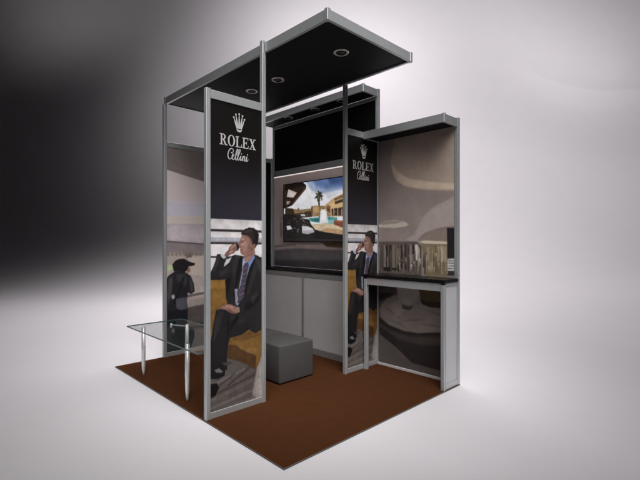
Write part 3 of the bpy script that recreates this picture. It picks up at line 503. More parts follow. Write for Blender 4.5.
  ((186,156,116), 0.006, [(1.762,1.498),(1.704,1.494),(1.747,1.489)]),
  ((226,206,170), 0.006, [(1.57,1.495),(1.544,1.491),(1.555,1.486)]),
  ((186,156,116), 0.006, [(1.849,1.512),(1.823,1.508),(1.833,1.503)]),
  ((186,156,116), 0.006, [(1.628,1.479),(1.583,1.475),(1.613,1.47)]),
  ((226,206,170), 0.006, [(1.541,1.47),(1.484,1.466),(1.527,1.461)]),
  ((204,178,138), 0.006, [(1.689,1.507),(1.635,1.502),(1.674,1.498)]),
  ((226,206,170), 0.006, [(1.617,1.495),(1.575,1.491),(1.603,1.486)]),
  ((186,156,116), 0.006, [(1.62,1.47),(1.568,1.465),(1.606,1.461)]),
  ((204,178,138), 0.006, [(1.66,1.511),(1.622,1.506),(1.645,1.501)]),
  ((204,178,138), 0.006, [(1.465,1.504),(1.442,1.5),(1.451,1.495)]),
  ((226,206,170), 0.006, [(1.439,1.488),(1.418,1.484),(1.425,1.479)]),
  ((226,206,170), 0.006, [(1.73,1.485),(1.7,1.48),(1.715,1.475)]),
  ((226,206,170), 0.006, [(1.56,1.522),(1.535,1.518),(1.546,1.513)]),
  ((204,178,138), 0.006, [(1.56,1.531),(1.523,1.526),(1.545,1.522)]),
  ((90,66,46), 0.004, [(1.459,1.731),(1.442,1.734),(1.44,1.725),(1.459,1.726)]),
  ((90,66,46), 0.004, [(1.66,1.739),(1.652,1.742),(1.641,1.732),(1.66,1.733)]),
  ((240,206,150), 0.004, [(1.699,1.702),(1.676,1.704),(1.671,1.695),(1.699,1.697)]),
  ((214,176,120), 0.004, [(1.66,1.74),(1.641,1.742),(1.647,1.734),(1.66,1.735)]),
  ((214,176,120), 0.004, [(1.567,1.698),(1.546,1.7),(1.553,1.692),(1.567,1.693)]),
  ((214,176,120), 0.004, [(1.517,1.744),(1.499,1.747),(1.492,1.738),(1.517,1.739)]),
  ((214,176,120), 0.004, [(1.657,1.682),(1.641,1.685),(1.643,1.676),(1.657,1.677)]),
  ((120,90,60), 0.004, [(1.577,1.743),(1.563,1.746),(1.563,1.737),(1.577,1.738)]),
  ((240,206,150), 0.004, [(1.672,1.789),(1.658,1.792),(1.647,1.782),(1.672,1.784)]),
  ((214,176,120), 0.004, [(1.424,1.759),(1.403,1.761),(1.404,1.753),(1.424,1.754)]),
  ((214,176,120), 0.004, [(1.692,1.734),(1.679,1.737),(1.675,1.728),(1.692,1.729)]),
  ((90,66,46), 0.004, [(1.689,1.785),(1.665,1.787),(1.666,1.779),(1.689,1.78)]),
  ((214,176,120), 0.004, [(1.565,1.789),(1.54,1.791),(1.545,1.783),(1.565,1.784)]),
  ((90,66,46), 0.004, [(1.689,1.778),(1.679,1.781),(1.666,1.772),(1.689,1.773)]),
  ((90,66,46), 0.004, [(1.443,1.696),(1.416,1.698),(1.417,1.69),(1.443,1.691)]),
  ((214,176,120), 0.004, [(1.568,1.759),(1.557,1.762),(1.554,1.753),(1.568,1.754)]),
  ((90,66,46), 0.004, [(1.47,1.687),(1.454,1.69),(1.454,1.681),(1.47,1.682)]),
  ((90,66,46), 0.004, [(1.497,1.736),(1.476,1.738),(1.474,1.729),(1.497,1.731)]),
  ((120,90,60), 0.004, [(1.436,1.785),(1.422,1.788),(1.418,1.779),(1.436,1.78)]),
  ((214,176,120), 0.004, [(1.588,1.732),(1.571,1.735),(1.578,1.726),(1.588,1.727)]),
  ((120,90,60), 0.004, [(1.651,1.692),(1.622,1.694),(1.635,1.686),(1.651,1.687)]),
  ((120,90,60), 0.004, [(1.527,1.718),(1.51,1.721),(1.503,1.712),(1.527,1.713)]),
  ((228,228,232), 0.008, [(1.807,1.713),(1.782,1.726),(1.71,1.719),(1.695,1.643),(1.68,1.568),(1.823,1.573),(1.812,1.648)]),
  ((248,248,250), 0.014, [(1.792,1.733),(1.726,1.73),(1.715,1.591),(1.802,1.594)]),
  ((20,18,18), 0.008, [(1.907,1.469),(1.651,1.448),(1.298,1.407),(1.298,1.36),(1.92,1.378)]),
 ],
 'LOBBY': [
  ((124,112,109), 0.01, [(3.011,2.454),(0.11,2.282),(0.11,0.336),(3.011,-0.189)]),
  ((112,101,99), 0.05, [(3.011,1.703),(2.54,1.684),(2.54,1.67),(0.11,1.567),(0.11,0.336),(3.011,-0.189)]),
  ((142,130,124), 0.012, [(2.807,1.718),(2.576,1.708),(2.576,1.691),(2.807,1.701)]),
  ((90,80,78), 0.008, [(2.648,1.602),(2.621,1.601),(2.594,1.429),(2.639,1.395)]),
  ((132,122,118), 0.03, [(2.788,1.694),(2.667,1.689),(2.658,1.315),(2.788,1.314)]),
  ((80,71,68), 0.012, [(2.807,1.279),(2.323,1.311),(2.315,1.289),(2.807,1.255)]),
  ((66,62,63), 0.03, [(3.011,1.204),(2.281,1.251),(1.811,1.242),(0.11,1.249),(0.11,0.336),(3.011,-0.189)]),
  ((44,42,44), 0.08, [(3.011,1.072),(0.11,1.15),(0.11,0.336),(3.011,-0.189)]),
  ((96,88,86), 0.02, [(2.281,1.372),(1.923,1.392),(1.848,1.34),(2.199,1.317)]),
  ((84,64,32), 0.01, [(1.931,1.361),(1.702,1.386),(1.393,1.38),(0.432,1.369),(0.432,1.264),(1.393,1.263),(1.738,1.279),(1.811,1.319)]),
  ((52,40,24), 0.014, [(1.811,1.33),(1.393,1.341),(0.432,1.335),(0.432,1.264),(1.393,1.263),(1.738,1.279)]),
 ],
}

# ------------------------------------------------------------------ how strongly each print is lit, so ink = shown colour / light
man_gain = .80
street_gain = .37
lobby_gain = .20
lounge_gain = .30
marble_gain = .42
WORLD = .0
def lights():
    area('front_low_softbox', at(2., 0., 3.), at(4.2, -.5, .6), 3., 3., 18.8, (1, .985, .99), 80)
    area('front_high_softbox', at(2., 0., 5.5), at(4.2, -.5, .6), 3., 3., 22.8, (1, .985, .99), 50)
    area('front_key_softbox', at(.5, 2.5, 5.5), at(4.2, 1., .6), 3., 3., 14.5, (1, .985, .99), 50)
    spot('floor_lamp', at(10., 2., 9.), at(10., 2., 0), 100, 2868, 1., 3.5, (1, .968, .995))
    spot('near_floor_lamp', at(9., -2., 8.), at(9., -2., 0), 80, 2652, 1., 3.5, (1, .968, .99))
    spot('backdrop_lamp', at(6., 3., 9.), at(24., 13., 10.), 145, 5535, 1., 2., (1, .968, .998))
    spot('backdrop_side_lamp', at(12., 10., 10.), at(24., 14., 14.), 90, 1500, 1., 2.5, (1, .968, .998))
    spot('backdrop_low_lamp', at(12., 10., 10.), at(24., 16., 4.), 110, 350, 1., 2.5, (1, .968, .998))
    spot('backdrop_high_lamp', at(12., 0., 10.), at(24., 2., 14.), 90, 2202, 1., 2.5, (1, .968, .992))
    spot('backdrop_centre_lamp', at(10., -4., 12.), at(24., 2., 6.), 110, 1713, 1., 2.5, (1, .968, .985))
    spot('backdrop_left_lamp', at(14., -12., 12.), at(24., -12., 16.), 100, 340, 1., 2.5, (1, .968, .975))

# ------------------------------------------------------------------ materials
def nt(m):
    m.use_nodes = True
    return m.node_tree.nodes, m.node_tree.links, m.node_tree.nodes['Principled BSDF']

def mat(name, col, rough=.5, metal=0., spec=.5, bump=0., bscale=80., vary=0., vscale=6., coat=0., aniso=None, rvary=0.):
    m = bpy.data.materials.new(name)
    N, L, p = nt(m)
    p.inputs['Base Color'].default_value = (*col, 1)
    p.inputs['Roughness'].default_value = rough
    p.inputs['Metallic'].default_value = metal
    p.inputs['Specular IOR Level'].default_value = spec
    p.inputs['Coat Weight'].default_value = coat
    tc = N.new('ShaderNodeTexCoord')
    src = tc.outputs['Object']
    if aniso:
        mp = N.new('ShaderNodeMapping'); mp.inputs['Scale'].default_value = aniso
        L.new(src, mp.inputs['Vector']); src = mp.outputs['Vector']
    if vary:
        n = N.new('ShaderNodeTexNoise'); n.inputs['Scale'].default_value = vscale; n.inputs['Detail'].default_value = 6
        L.new(src, n.inputs['Vector'])
        mr = N.new('ShaderNodeMapRange')
        mr.inputs['From Min'].default_value = .3; mr.inputs['From Max'].default_value = .7
        mr.inputs['To Min'].default_value = 1 - vary; mr.inputs['To Max'].default_value = 1 + vary
        L.new(n.outputs['Fac'], mr.inputs['Value'])
        mx = N.new('ShaderNodeVectorMath'); mx.operation = 'SCALE'
        mx.inputs[0].default_value = col
        L.new(mr.outputs['Result'], mx.inputs['Scale'])
        L.new(mx.outputs['Vector'], p.inputs['Base Color'])
    if rvary:
        n = N.new('ShaderNodeTexNoise'); n.inputs['Scale'].default_value = 9; n.inputs['Detail'].default_value = 5
        L.new(src, n.inputs['Vector'])
        mr = N.new('ShaderNodeMapRange')
        mr.inputs['From Min'].default_value = .3; mr.inputs['From Max'].default_value = .7
        mr.inputs['To Min'].default_value = rough - rvary; mr.inputs['To Max'].default_value = rough + rvary
        L.new(n.outputs['Fac'], mr.inputs['Value']); L.new(mr.outputs['Result'], p.inputs['Roughness'])
    if bump:
        n = N.new('ShaderNodeTexNoise'); n.inputs['Scale'].default_value = bscale; n.inputs['Detail'].default_value = 5
        L.new(src, n.inputs['Vector'])
        b = N.new('ShaderNodeBump'); b.inputs['Strength'].default_value = bump; b.inputs['Distance'].default_value = .004
        L.new(n.outputs['Fac'], b.inputs['Height']); L.new(b.outputs['Normal'], p.inputs['Normal'])
    return m

def mat_print(name, rough=.42, emit=0., coat=0.):
    m = bpy.data.materials.new(name)
    N, L, p = nt(m)
    a = N.new('ShaderNodeAttribute'); a.attribute_name = 'ink'
    L.new(a.outputs['Color'], p.inputs['Base Color'])
    p.inputs['Roughness'].default_value = rough
    p.inputs['Specular IOR Level'].default_value = .4
    p.inputs['Coat Weight'].default_value = coat
    p.inputs['Coat Roughness'].default_value = .08
    if emit:
        L.new(a.outputs['Color'], p.inputs['Emission Color'])
        p.inputs['Emission Strength'].default_value = emit
        p.inputs['Base Color'].default_value = (.01, .01, .01, 1)
        for l in list(L):
            if l.to_socket == p.inputs['Base Color']: L.remove(l)
    return m

def mat_glass(name, tint, refl=1.0):
    m = bpy.data.materials.new(name); m.use_nodes = True
    N, L = m.node_tree.nodes, m.node_tree.links
    N.remove(N['Principled BSDF'])
    t = N.new('ShaderNodeBsdfTransparent'); t.inputs['Color'].default_value = (*tint, 1)
    g = N.new('ShaderNodeBsdfGlossy'); g.inputs['Roughness'].default_value = .01
    lw_ = N.new('ShaderNodeLayerWeight'); lw_.inputs['Blend'].default_value = .5
    pw = N.new('ShaderNodeMath'); pw.operation = 'POWER'; pw.inputs[1].default_value = 5.
    L.new(lw_.outputs['Facing'], pw.inputs[0])
    f = N.new('ShaderNodeMapRange'); f.inputs['To Min'].default_value = .03; f.inputs['To Max'].default_value = .75*refl
    L.new(pw.outputs[0], f.inputs['Value'])
    x = N.new('ShaderNodeMixShader')
    L.new(f.outputs[0], x.inputs['Fac']); L.new(t.outputs[0], x.inputs[1]); L.new(g.outputs[0], x.inputs[2])
    L.new(x.outputs[0], N['Material Output'].inputs['Surface'])
    return m

def mat_emit(name, col, s):
    m = bpy.data.materials.new(name)
    N, L, p = nt(m)
    p.inputs['Base Color'].default_value = (*col, 1)
    p.inputs['Emission Color'].default_value = (*col, 1)
    p.inputs['Emission Strength'].default_value = s
    return m

ALU  = mat('brushed_aluminium', (.575, .59, .595), .42, .5, aniso=(60, 60, 1.5), vary=.05, vscale=3, rvary=.05)
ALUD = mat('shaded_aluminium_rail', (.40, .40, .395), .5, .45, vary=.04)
WHITE = mat('white_laminate', (.68, .665, .655), .42, vary=.03, vscale=5, bump=.03, bscale=300)
PALE = mat('pale_grey_laminate', (.60, .60, .615), .45, vary=.03, vscale=4, bump=.02, bscale=200)
BLACK = mat('black_laminate', (.006, .006, .006), .30, spec=.3, bump=.02, bscale=400, rvary=.06)
BLACKM = mat('matt_black_board', (.005, .005, .0055), .6, spec=.2, bump=.04, bscale=250)
BOARD = mat('panel_board', (.3, .3, .3), .6)
CARPET = mat('brown_carpet_pile', (.076, .0262, .0088), .95, spec=.1, bump=.6, bscale=420, vary=.06, vscale=11)
BIND = mat('grey_edge_binding', (.11, .095, .085), .7, bump=.2, bscale=300)
LEATHER = mat('charcoal_leatherette', (.092, .087, .087), .5, spec=.4, bump=.16, bscale=260, vary=.06, vscale=9)
SEAM = mat('dark_seam', (.03, .028, .028), .6)
CHROME = mat('polished_steel', (.86, .855, .85), .3, .35, rvary=.05)
GLASS = mat_glass('clear_table_glass', (.972, .988, .984), .8)
GEDGE = mat('green_glass_edge', (.10, .16, .155), .15, spec=.6, vary=.1)
SILVER = mat('silver_vinyl', (.62, .60, .60), .45, .1)
RING = mat('satin_lamp_ring', (.88, .86, .83), .3, .8)
REFL = mat('dark_reflector', (.03, .026, .022), .25, .4)
LENS = mat('dark_lamp_lens', (.035, .024, .016), .12, spec=.6)
LED = mat_emit('white_led', (1., .93, .87), .62)
STUDIO = mat('white_studio_sweep', (.80, .775, .795), .75, spec=.15, vary=.010, vscale=1.6)
PRINT = mat_print('satin_photo_print')
SCREEN = mat_print('lit_screen', .12, emit=.80)
BEZEL = mat('gloss_black_bezel', (.008, .008, .008), .2)

# ------------------------------------------------------------------ mesh builder
class MB:
    def __init__(s): s.bm = bmesh.new()
    def box(s, x0, x1, y0, y1, z0, z1, bev=0., seg=1):
        b = bmesh.new()
        bmesh.ops.create_cube(b, size=1)
        for v in b.verts:
            v.co = Vector(((x0+x1)/2 + v.co.x*(x1-x0), (y0+y1)/2 + v.co.y*(y1-y0), (z0+z1)/2 + v.co.z*(z1-z0)))
        if bev: bmesh.ops.bevel(b, geom=list(b.edges), offset=bev, segments=seg, profile=.5, affect='EDGES', clamp_overlap=True)
        s._merge(b); return s
    def _merge(s, b):
        me = bpy.data.meshes.new('tmp'); b.to_mesh(me); b.free(); s.bm.from_mesh(me); bpy.data.meshes.remove(me)
    def prism(s, pts, fn, lift, thick):
        """polygon pts (a,z) -> solid via fn(a, z, out)"""
        n = len(pts)
        top = [s.bm.verts.new(fn(a, z, lift+thick)) for a, z in pts]
        bot = [s.bm.verts.new(fn(a, z, lift)) for a, z in pts]
        tri = tessellate_polygon([[Vector((a, z, 0)) for a, z in pts]])
        for t in tri:
            try: s.bm.faces.new([top[i] for i in t])
            except ValueError: pass
        for i in range(n):
            j = (i+1) % n
            s.bm.faces.new((top[i], bot[i], bot[j], top[j]))
        return s
    def extrude_xy(s, pts, z0, z1):
        lo = [s.bm.verts.new((x, y, z0)) for x, y in pts]; hi = [s.bm.verts.new((x, y, z1)) for x, y in pts]
        n = len(pts)
        for i in range(n):
            s.bm.faces.new((lo[i], lo[(i+1) % n], hi[(i+1) % n], hi[i]))
        s.bm.faces.new(hi); s.bm.faces.new(lo[::-1]); return s
    def lathe(s, prof, c, axis='z', seg=28, cap=True):
        rings = []
        for r, h in prof:
            rg = []
            for k in range(seg):
                t = 2*math.pi*k/seg
                if axis == 'z': p = (c[0]+r*math.cos(t), c[1]+r*math.sin(t), c[2]+h)
                elif axis == 'y': p = (c[0]+r*math.cos(t), c[1]+h, c[2]+r*math.sin(t))
                else: p = (c[0]+h, c[1]+r*math.cos(t), c[2]+r*math.sin(t))
                rg.append(s.bm.verts.new(p))
            rings.append(rg)
        for A, B in zip(rings, rings[1:]):
            for k in range(seg):
                s.bm.faces.new((A[k], A[(k+1) % seg], B[(k+1) % seg], B[k]))
        if cap:
            s.bm.faces.new(rings[0][::-1]); s.bm.faces.new(rings[-1])
        return s
    def tube(s, p, q, r, seg=14):
        p, q = Vector(p), Vector(q); d = (q-p).normalized()
        a = d.orthogonal().normalized(); b = d.cross(a)
        A = [s.bm.verts.new(p + r*(math.cos(2*math.pi*k/seg)*a + math.sin(2*math.pi*k/seg)*b)) for k in range(seg)]
        B = [s.bm.verts.new(v.co + (q-p)) for v in A]
        for k in range(seg): s.bm.faces.new((A[k], A[(k+1) % seg], B[(k+1) % seg], B[k]))
        s.bm.faces.new(A[::-1]); s.bm.faces.new(B); return s
    def build(s, name, m, parent=None, smooth=False):
        bmesh.ops.recalc_face_normals(s.bm, faces=list(s.bm.faces))
        me = bpy.data.meshes.new(name); s.bm.to_mesh(me); s.bm.free()
        for mm in (m if isinstance(m, (list, tuple)) else [m]): me.materials.append(mm)
        if smooth:
            me.polygons.foreach_set('use_smooth', [True]*len(me.polygons))
        o = bpy.data.objects.new(name, me); COL.objects.link(o)
        if parent is not None: put(o, parent)
        return o

def world_of(o):
    M = Matrix.Translation(o.location)
    return world_of(o.parent) @ M if o.parent else M

def put(o, parent):
    """parent o, built in world coordinates, keeping it where it is"""
    o.parent = parent
    o.location = Vector(o.location) - world_of(parent).to_translation()

def thing(name, loc, label, cat, group=None):
    e = bpy.data.objects.new(name, None); COL.objects.link(e)
    e.location = loc; e.empty_display_size = .1
    tag(e, label, cat, group, 'thing'); return e

def tag(o, label=None, cat=None, group=None, kind=None):
    if label: o['label'] = label
    if cat: o['category'] = cat
    if group: o['group'] = group
    if kind: o['kind'] = kind
    return o

def copy_tree(o, parent=None):
    c = o.copy(); COL.objects.link(c)
    if parent is not None: c.parent = parent
    for ch in list(o.children): copy_tree(ch, c)
    return c

# ------------------------------------------------------------------ photo prints: ink on a fine grid
def lin(c):
    c = np.asarray(c, float)/255.
    return np.where(c <= .04045, c/12.92, ((c+.055)/1.055)**2.4)

def vnoise(rng, h, w, cell):
    gh, gw = max(2, int(h/cell)+2), max(2, int(w/cell)+2)
    g = rng.random((gh, gw))
    y = np.linspace(0, gh-1.001, h); x = np.linspace(0, gw-1.001, w)
    yi, xi = y.astype(int), x.astype(int); fy, fx = (y-yi)[:, None], (x-xi)[None, :]
    fy, fx = fy*fy*(3-2*fy), fx*fx*(3-2*fx)
    A = g[yi][:, xi]; B = g[yi][:, xi+1]; C = g[yi+1][:, xi]; D = g[yi+1][:, xi+1]
    return (A*(1-fx)+B*fx)*(1-fy) + (C*(1-fx)+D*fx)*fy

def poly_cover(a, z, pts, feather):
    P = np.array(pts, float)
    inside = np.zeros(a.shape, bool); dist = np.full(a.shape, 1e9)
    for (x0, y0), (x1, y1) in zip(P, np.roll(P, -1, 0)):
        if y0 != y1:
            c = ((y0 > z) != (y1 > z)) & (a < (x1-x0)*(z-y0)/(y1-y0)+x0)
            inside ^= c
        dx, dy = x1-x0, y1-y0; l2 = dx*dx+dy*dy+1e-12
        t = np.clip(((a-x0)*dx+(z-y0)*dy)/l2, 0, 1)
        dist = np.minimum(dist, np.hypot(a-x0-t*dx, z-y0-t*dy))
    sd = np.where(inside, dist, -dist)
    k = np.clip(sd/feather+.5, 0, 1)
    return k*k*(3-2*k), sd

def soften(img, sigma):
    r = int(math.ceil(sigma*2.5)); g = np.exp(-.5*(np.arange(-r, r+1)/sigma)**2); g /= g.sum()
    for ax in (0, 1):
        pad = [(0, 0)]*3; pad[ax] = (r, r); p = np.pad(img, pad, mode='edge')
        n = img.shape[ax]; out = 0
        for i, w in enumerate(g):
            sl = [slice(None)]*3; sl[ax] = slice(i, i+n); out = out + w*p[tuple(sl)]
        img = out
    return img

def paint(key, a0, a1, z0, z1, step, gain, base, grain=.03, sat=1., seed=1, form=.6, soft=.9, detail=.03):
    """a printed photograph: soft edged shapes whose tones roll off towards their outline, with creases, mottling and print softness"""
    w = int(round((a1-a0)/step))+1; h = int(round((z1-z0)/step))+1
    A, Z = np.meshgrid(np.linspace(a0, a1, w), np.linspace(z0, z1, h))
    img = np.zeros((h, w, 3))
    img[:] = base(A, Z) if callable(base) else np.array(base, float)
    rng = np.random.default_rng(seed)
    ext = max(a1-a0, .5)
    for col, fe, pts in PRINTS[key]:
        P = np.array(pts); m = fe
        i0 = max(0, int((P[:, 0].min()-m-a0)/(a1-a0)*(w-1))); i1 = min(w, int((P[:, 0].max()+m-a0)/(a1-a0)*(w-1))+2)
        j0 = max(0, int((P[:, 1].min()-m-z0)/(z1-z0)*(h-1))); j1 = min(h, int((P[:, 1].max()+m-z0)/(z1-z0)*(h-1))+2)
        if i1-i0 < 2 or j1-j0 < 2: continue
        s = np.s_[j0:j1, i0:i1]
        k, sd = poly_cover(A[s], Z[s], pts, fe)
        hh, ww = k.shape
        size = math.sqrt(max(1e-6, min(ww*step, 2.)*min(hh*step, 2.)))
        ew = min(.05, .22*size)
        e = np.clip(sd/ew, 0, 1); e = e*e*(3-2*e)
        c1 = max(3, .16*size/step); c2 = max(2, .06*size/step)
        n = (vnoise(rng, hh, ww, c1)-.5)*.30 + (vnoise(rng, hh, ww, c2)-.5)*.16
        # creases: stretched, tilted noise
        u = (A[s]*.8+Z[s]*.6)/max(.02, .18*size); ph = vnoise(rng, hh, ww, c1)*5
        n = n + .07*np.sin(u*2+ph*2)
        shade = 1 + form*(n - .20*(1-e))
        c = np.array(col, float)[None, None, :]*shade[..., None]
        k = k[..., None]
        img[s] = img[s]*(1-k) + c*k
    img = soften(img, soft)
    n = (vnoise(rng, h, w, 4)-.5)*.4 + (vnoise(rng, h, w, 14)-.5)*.6 + (vnoise(rng, h, w, 45)-.5)*.6
    img = img*(1+grain*2*n[..., None])
    img = img*(1+detail*(rng.random((h, w, 1))-.5)*2)
    L = lin(np.clip(img, 0, 255))
    g = L.mean(-1, keepdims=True); L = g+(L-g)*sat
    gg = gain(A, Z)[..., None] if callable(gain) else gain
    L = np.maximum(L/gg, .002)
    return A, Z, L*np.minimum(1, .90/L.max(-1, keepdims=True))

def print_sheet(name, data, fn, m, parent):
    A, Z, L = data; h, w = A.shape
    co = np.empty((h*w, 3)); co[:] = fn(A.ravel(), Z.ravel())
    idx = np.arange(h*w).reshape(h, w)
    q = np.stack([idx[:-1, :-1], idx[:-1, 1:], idx[1:, 1:], idx[1:, :-1]], -1).reshape(-1, 4)
    me = bpy.data.meshes.new(name)
    me.vertices.add(h*w); me.vertices.foreach_set('co', co.ravel())
    me.loops.add(q.size); me.loops.foreach_set('vertex_index', q.ravel().astype(np.int32))
    me.polygons.add(len(q)); me.polygons.foreach_set('loop_start', np.arange(0, q.size, 4, dtype=np.int32))
    me.update(calc_edges=True)
    at = me.color_attributes.new('ink', 'FLOAT_COLOR', 'POINT')
    rgba = np.ones((h*w, 4), np.float32); rgba[:, :3] = L.reshape(-1, 3)
    at.data.foreach_set('color', rgba.ravel())
    me.materials.append(m); me.validate()
    o = bpy.data.objects.new(name, me); COL.objects.link(o)
    if parent is not None: put(o, parent)
    return o

def on_y(y):   # a sheet facing -Y: a is X
    return lambda a, z: np.stack([a, np.full_like(a, y), z], -1)
def on_x(x):   # a sheet facing -X: a is Y
    return lambda a, z: np.stack([np.full_like(a, x), a, z], -1)

# ------------------------------------------------------------------ profiles
S = .04
def post_profile(cx, cy, s=S):
    h, g, d, c = s/2, s*.10, s*.13, s*.16
    q = [(h, -h+c), (h, -g), (h-d, -g), (h-d, g), (h, g), (h, h-c), (h-c*.3, h-c*.3)]
    P = []
    for k in range(4):
        for x, y in q:
            for _ in range(k): x, y = -y, x
            P.append((cx+x, cy+y))
    return P
def post(cx, cy, z0, z1, parent, name='post', s=S):
    return MB().extrude_xy(post_profile(cx, cy, s), z0, z1).build(name, ALU, parent)
def rail(x0, x1, y0, y1, z0, z1, parent, m=None, name='rail'):
    return MB().box(x0, x1, y0, y1, z0, z1, .002).build(name, m or ALU, parent)

# ------------------------------------------------------------------ key dimensions (metres): X = depth right, Y = depth left
VB, UL = 2.112, 2.828          # booth depth and length
V2, VR, UP, UR = .537, 1.584, .9155, .944
VC = 1.842                     # front line of the canopies, counter and cabinet
H1, H2 = 2.5, 3.012
CAM = Vector((-1.6049, -1.9605, 1.3606)); YAW = .77
F = Vector((math.sin(YAW), math.cos(YAW), 0)); R = Vector((math.cos(YAW), -math.sin(YAW), 0))
def at(depth, side, z=0.):
    p = CAM + depth*F + side*R; return Vector((p.x, p.y, z))

# ------------------------------------------------------------------ setting: one white studio sweep
def sweep():
    D0, D1, zt, hw = 9., 24., 30., 46.
    prof = [(-7., 0.), (-3., 0.), (0., 0.), (3., 0.), (6, 0), (D0, 0.)]
    for k in range(1, 61):
        t = k/60
        prof.append((D0+(D1-D0)*t, 22*t**3.0))
    prof += [(D1+.9, 26.), (D1+1.2, zt)]
    bm = bmesh.new(); rows = []
    for d, z in prof:
        rows.append([bm.verts.new(at(d, s, z)) for s in np.linspace(-hw, hw, 9).tolist()])
    for a, b in zip(rows, rows[1:]):
        for k in range(8): bm.faces.new((a[k], a[k+1], b[k+1], b[k]))
    me = bpy.data.meshes.new('studio_floor'); bm.to_mesh(me); bm.free()
    me.polygons.foreach_set('use_smooth', [True]*len(me.polygons))
    me.materials.append(STUDIO)
    o = bpy.data.objects.new('studio_floor', me); COL.objects.link(o)
    return tag(o, 'pale seamless studio floor curving up into the backdrop', kind='structure')
sweep()

# ------------------------------------------------------------------ carpet
CT = .008
cp = MB().box(0, VB+.0, 0, UL, .0005, CT, .003).build('carpet', CARPET)
tag(cp, 'brown rectangular carpet under the whole exhibition stand', 'carpet', kind='thing')

tr = MB()
for q in ((-.007, VB+.007, -.007, -.0002), (-.007, VB+.007, UL+.0002, UL+.007), (-.007, -.0002, 0, UL), (VB+.0002, VB+.007, 0, UL)):
    tr.box(*q, .0005, CT+.0015, .002)
tr.build('edge_binding', BIND, cp)

# ------------------------------------------------------------------ lettering
def letter_pieces():
    P = []
    def ring(cx, cy, ro, hi, t0, t1, n=26):
        (rx, ry), (ix, iy) = ro, hi
        o = [(cx+rx*math.cos(t0+(t1-t0)*k/n), cy+ry*math.sin(t0+(t1-t0)*k/n)) for k in range(n+1)]
        i = [(cx+ix*math.cos(t0+(t1-t0)*k/n), cy+iy*math.sin(t0+(t1-t0)*k/n)) for k in range(n+1)]
        return o + i[::-1]
    def rect(x0, x1, y0, y1): return [(x0, y0), (x1, y0), (x1, y1), (x0, y1)]
    x = 0.
    # R
    P += [rect(x+.12, x+.30, 0, 1), rect(x, x+.42, 0, .07), rect(x, x+.34, .93, 1),
          ring(x+.38, .735, (.32, .265), (.15, .19), -math.pi/2, math.pi/2), rect(x+.28, x+.385, .93, 1), rect(x+.28, x+.385, .47, .545),
          [(x+.36, .50), (x+.54, .50), (x+.84, .0), (x+.62, 0)], rect(x+.60, x+.92, 0, .07)]
    x += .96
    P += [ring(x+.44, .5, (.44, .525), (.25, .455), 0, math.pi), ring(x+.44, .5, (.44, .525), (.25, .455), math.pi, 2*math.pi)]
    x += .95
    P += [rect(x+.12, x+.30, 0, 1), rect(x, x+.42, .93, 1), rect(x, x+.76, 0, .075), [(x+.69, .0), (x+.76, 0), (x+.80, .30), (x+.75, .30)]]
    x += .84
    P += [rect(x+.12, x+.30, 0, 1), rect(x, x+.74, .925, 1), rect(x, x+.76, 0, .075), rect(x+.28, x+.56, .475, .545),
          [(x+.70, 0), (x+.76, 0), (x+.80, .28), (x+.75, .28)], [(x+.68, 1), (x+.75, 1), (x+.75, .74), (x+.71, .74)], rect(x+.53, x+.57, .36, .66)]
    x += .86
    P += [[(x+.08, 1), (x+.30, 1), (x+.84, 0), (x+.62, 0)], [(x+.68, 1), (x+.78, 1), (x+.22, 0), (x+.12, 0)],
          rect(x, x+.40, .93, 1), rect(x+.56, x+.88, .93, 1), rect(x, x+.34, 0, .07), rect(x+.50, x+.92, 0, .07)]
    return P, x+.92

def catmull(pts, n=7):
    P = [np.array(p, float) for p in pts]; P = [2*P[0]-P[1]] + P + [2*P[-1]-P[-2]]
    out = []
    for i in range(1, len(P)-2):
        for k in range(n):
            t = k/n; a, b, c, d = P[i-1:i+3]
            out.append(.5*((2*b)+(c-a)*t+(2*a-5*b+4*c-d)*t*t+(3*b-a-3*c+d)*t**3))
    out.append(P[-2]); return out

def ribbon_quads(pts, wd):
    """a pen stroke: wider going down, thinner going up"""
    C = catmull(pts); L, Rr = [], []
    for i, p in enumerate(C):
        d = C[min(i+1, len(C)-1)] - C[max(i-1, 0)]; d = d/(np.hypot(*d)+1e-9)
        w = wd*(.62+.38*max(0, -d[1])+.10*abs(d[0])); nrm = np.array((-d[1], d[0]))
        L.append(p+nrm*w/2); Rr.append(p-nrm*w/2)
    return [[tuple(L[i]), tuple(L[i+1]), tuple(Rr[i+1]), tuple(Rr[i])] for i in range(len(C)-1)]

SCRIPT = [  # unit height 1 = the capital
    [(.44, .66), (.52, .58), (.62, .66), (.67, .82), (.60, .95), (.44, .97), (.25, .82), (.12, .52), (.11, .22), (.24, .04), (.42, .08), (.54, .26)],
    [(.54, .26), (.70, .36), (.72, .48), (.64, .50), (.56, .34), (.56, .12), (.66, .03), (.80, .14), (.90, .34)],
    [(.90, .34), (1.12, .74), (1.18, .96), (1.10, .98), (.98, .70), (.90, .30), (.92, .06), (1.02, .06), (1.14, .30)],
    [(1.14, .30), (1.36, .74), (1.42, .96), (1.34, .98), (1.22, .70), (1.14, .30), (1.16, .06), (1.26, .06), (1.38, .28)],
    [(1.38, .28), (1.48, .46), (1.42, .20), (1.46, .04), (1.56, .10), (1.66, .34)],
    [(1.66, .34), (1.72, .46), (1.66, .20), (1.62, .02)], [(1.64, .14), (1.76, .40), (1.88, .46), (1.88, .32), (1.82, .10), (1.90, .03), (2.02, .20)],
    [(2.02, .20), (2.14, .46), (2.06, .16), (2.12, .03), (2.22, .12), (2.28, .24)],
]
def dot(cx, cy, r, n=12): return [(cx+r*math.cos(2*math.pi*k/n), cy+r*math.sin(2*math.pi*k/n)) for k in range(n)]

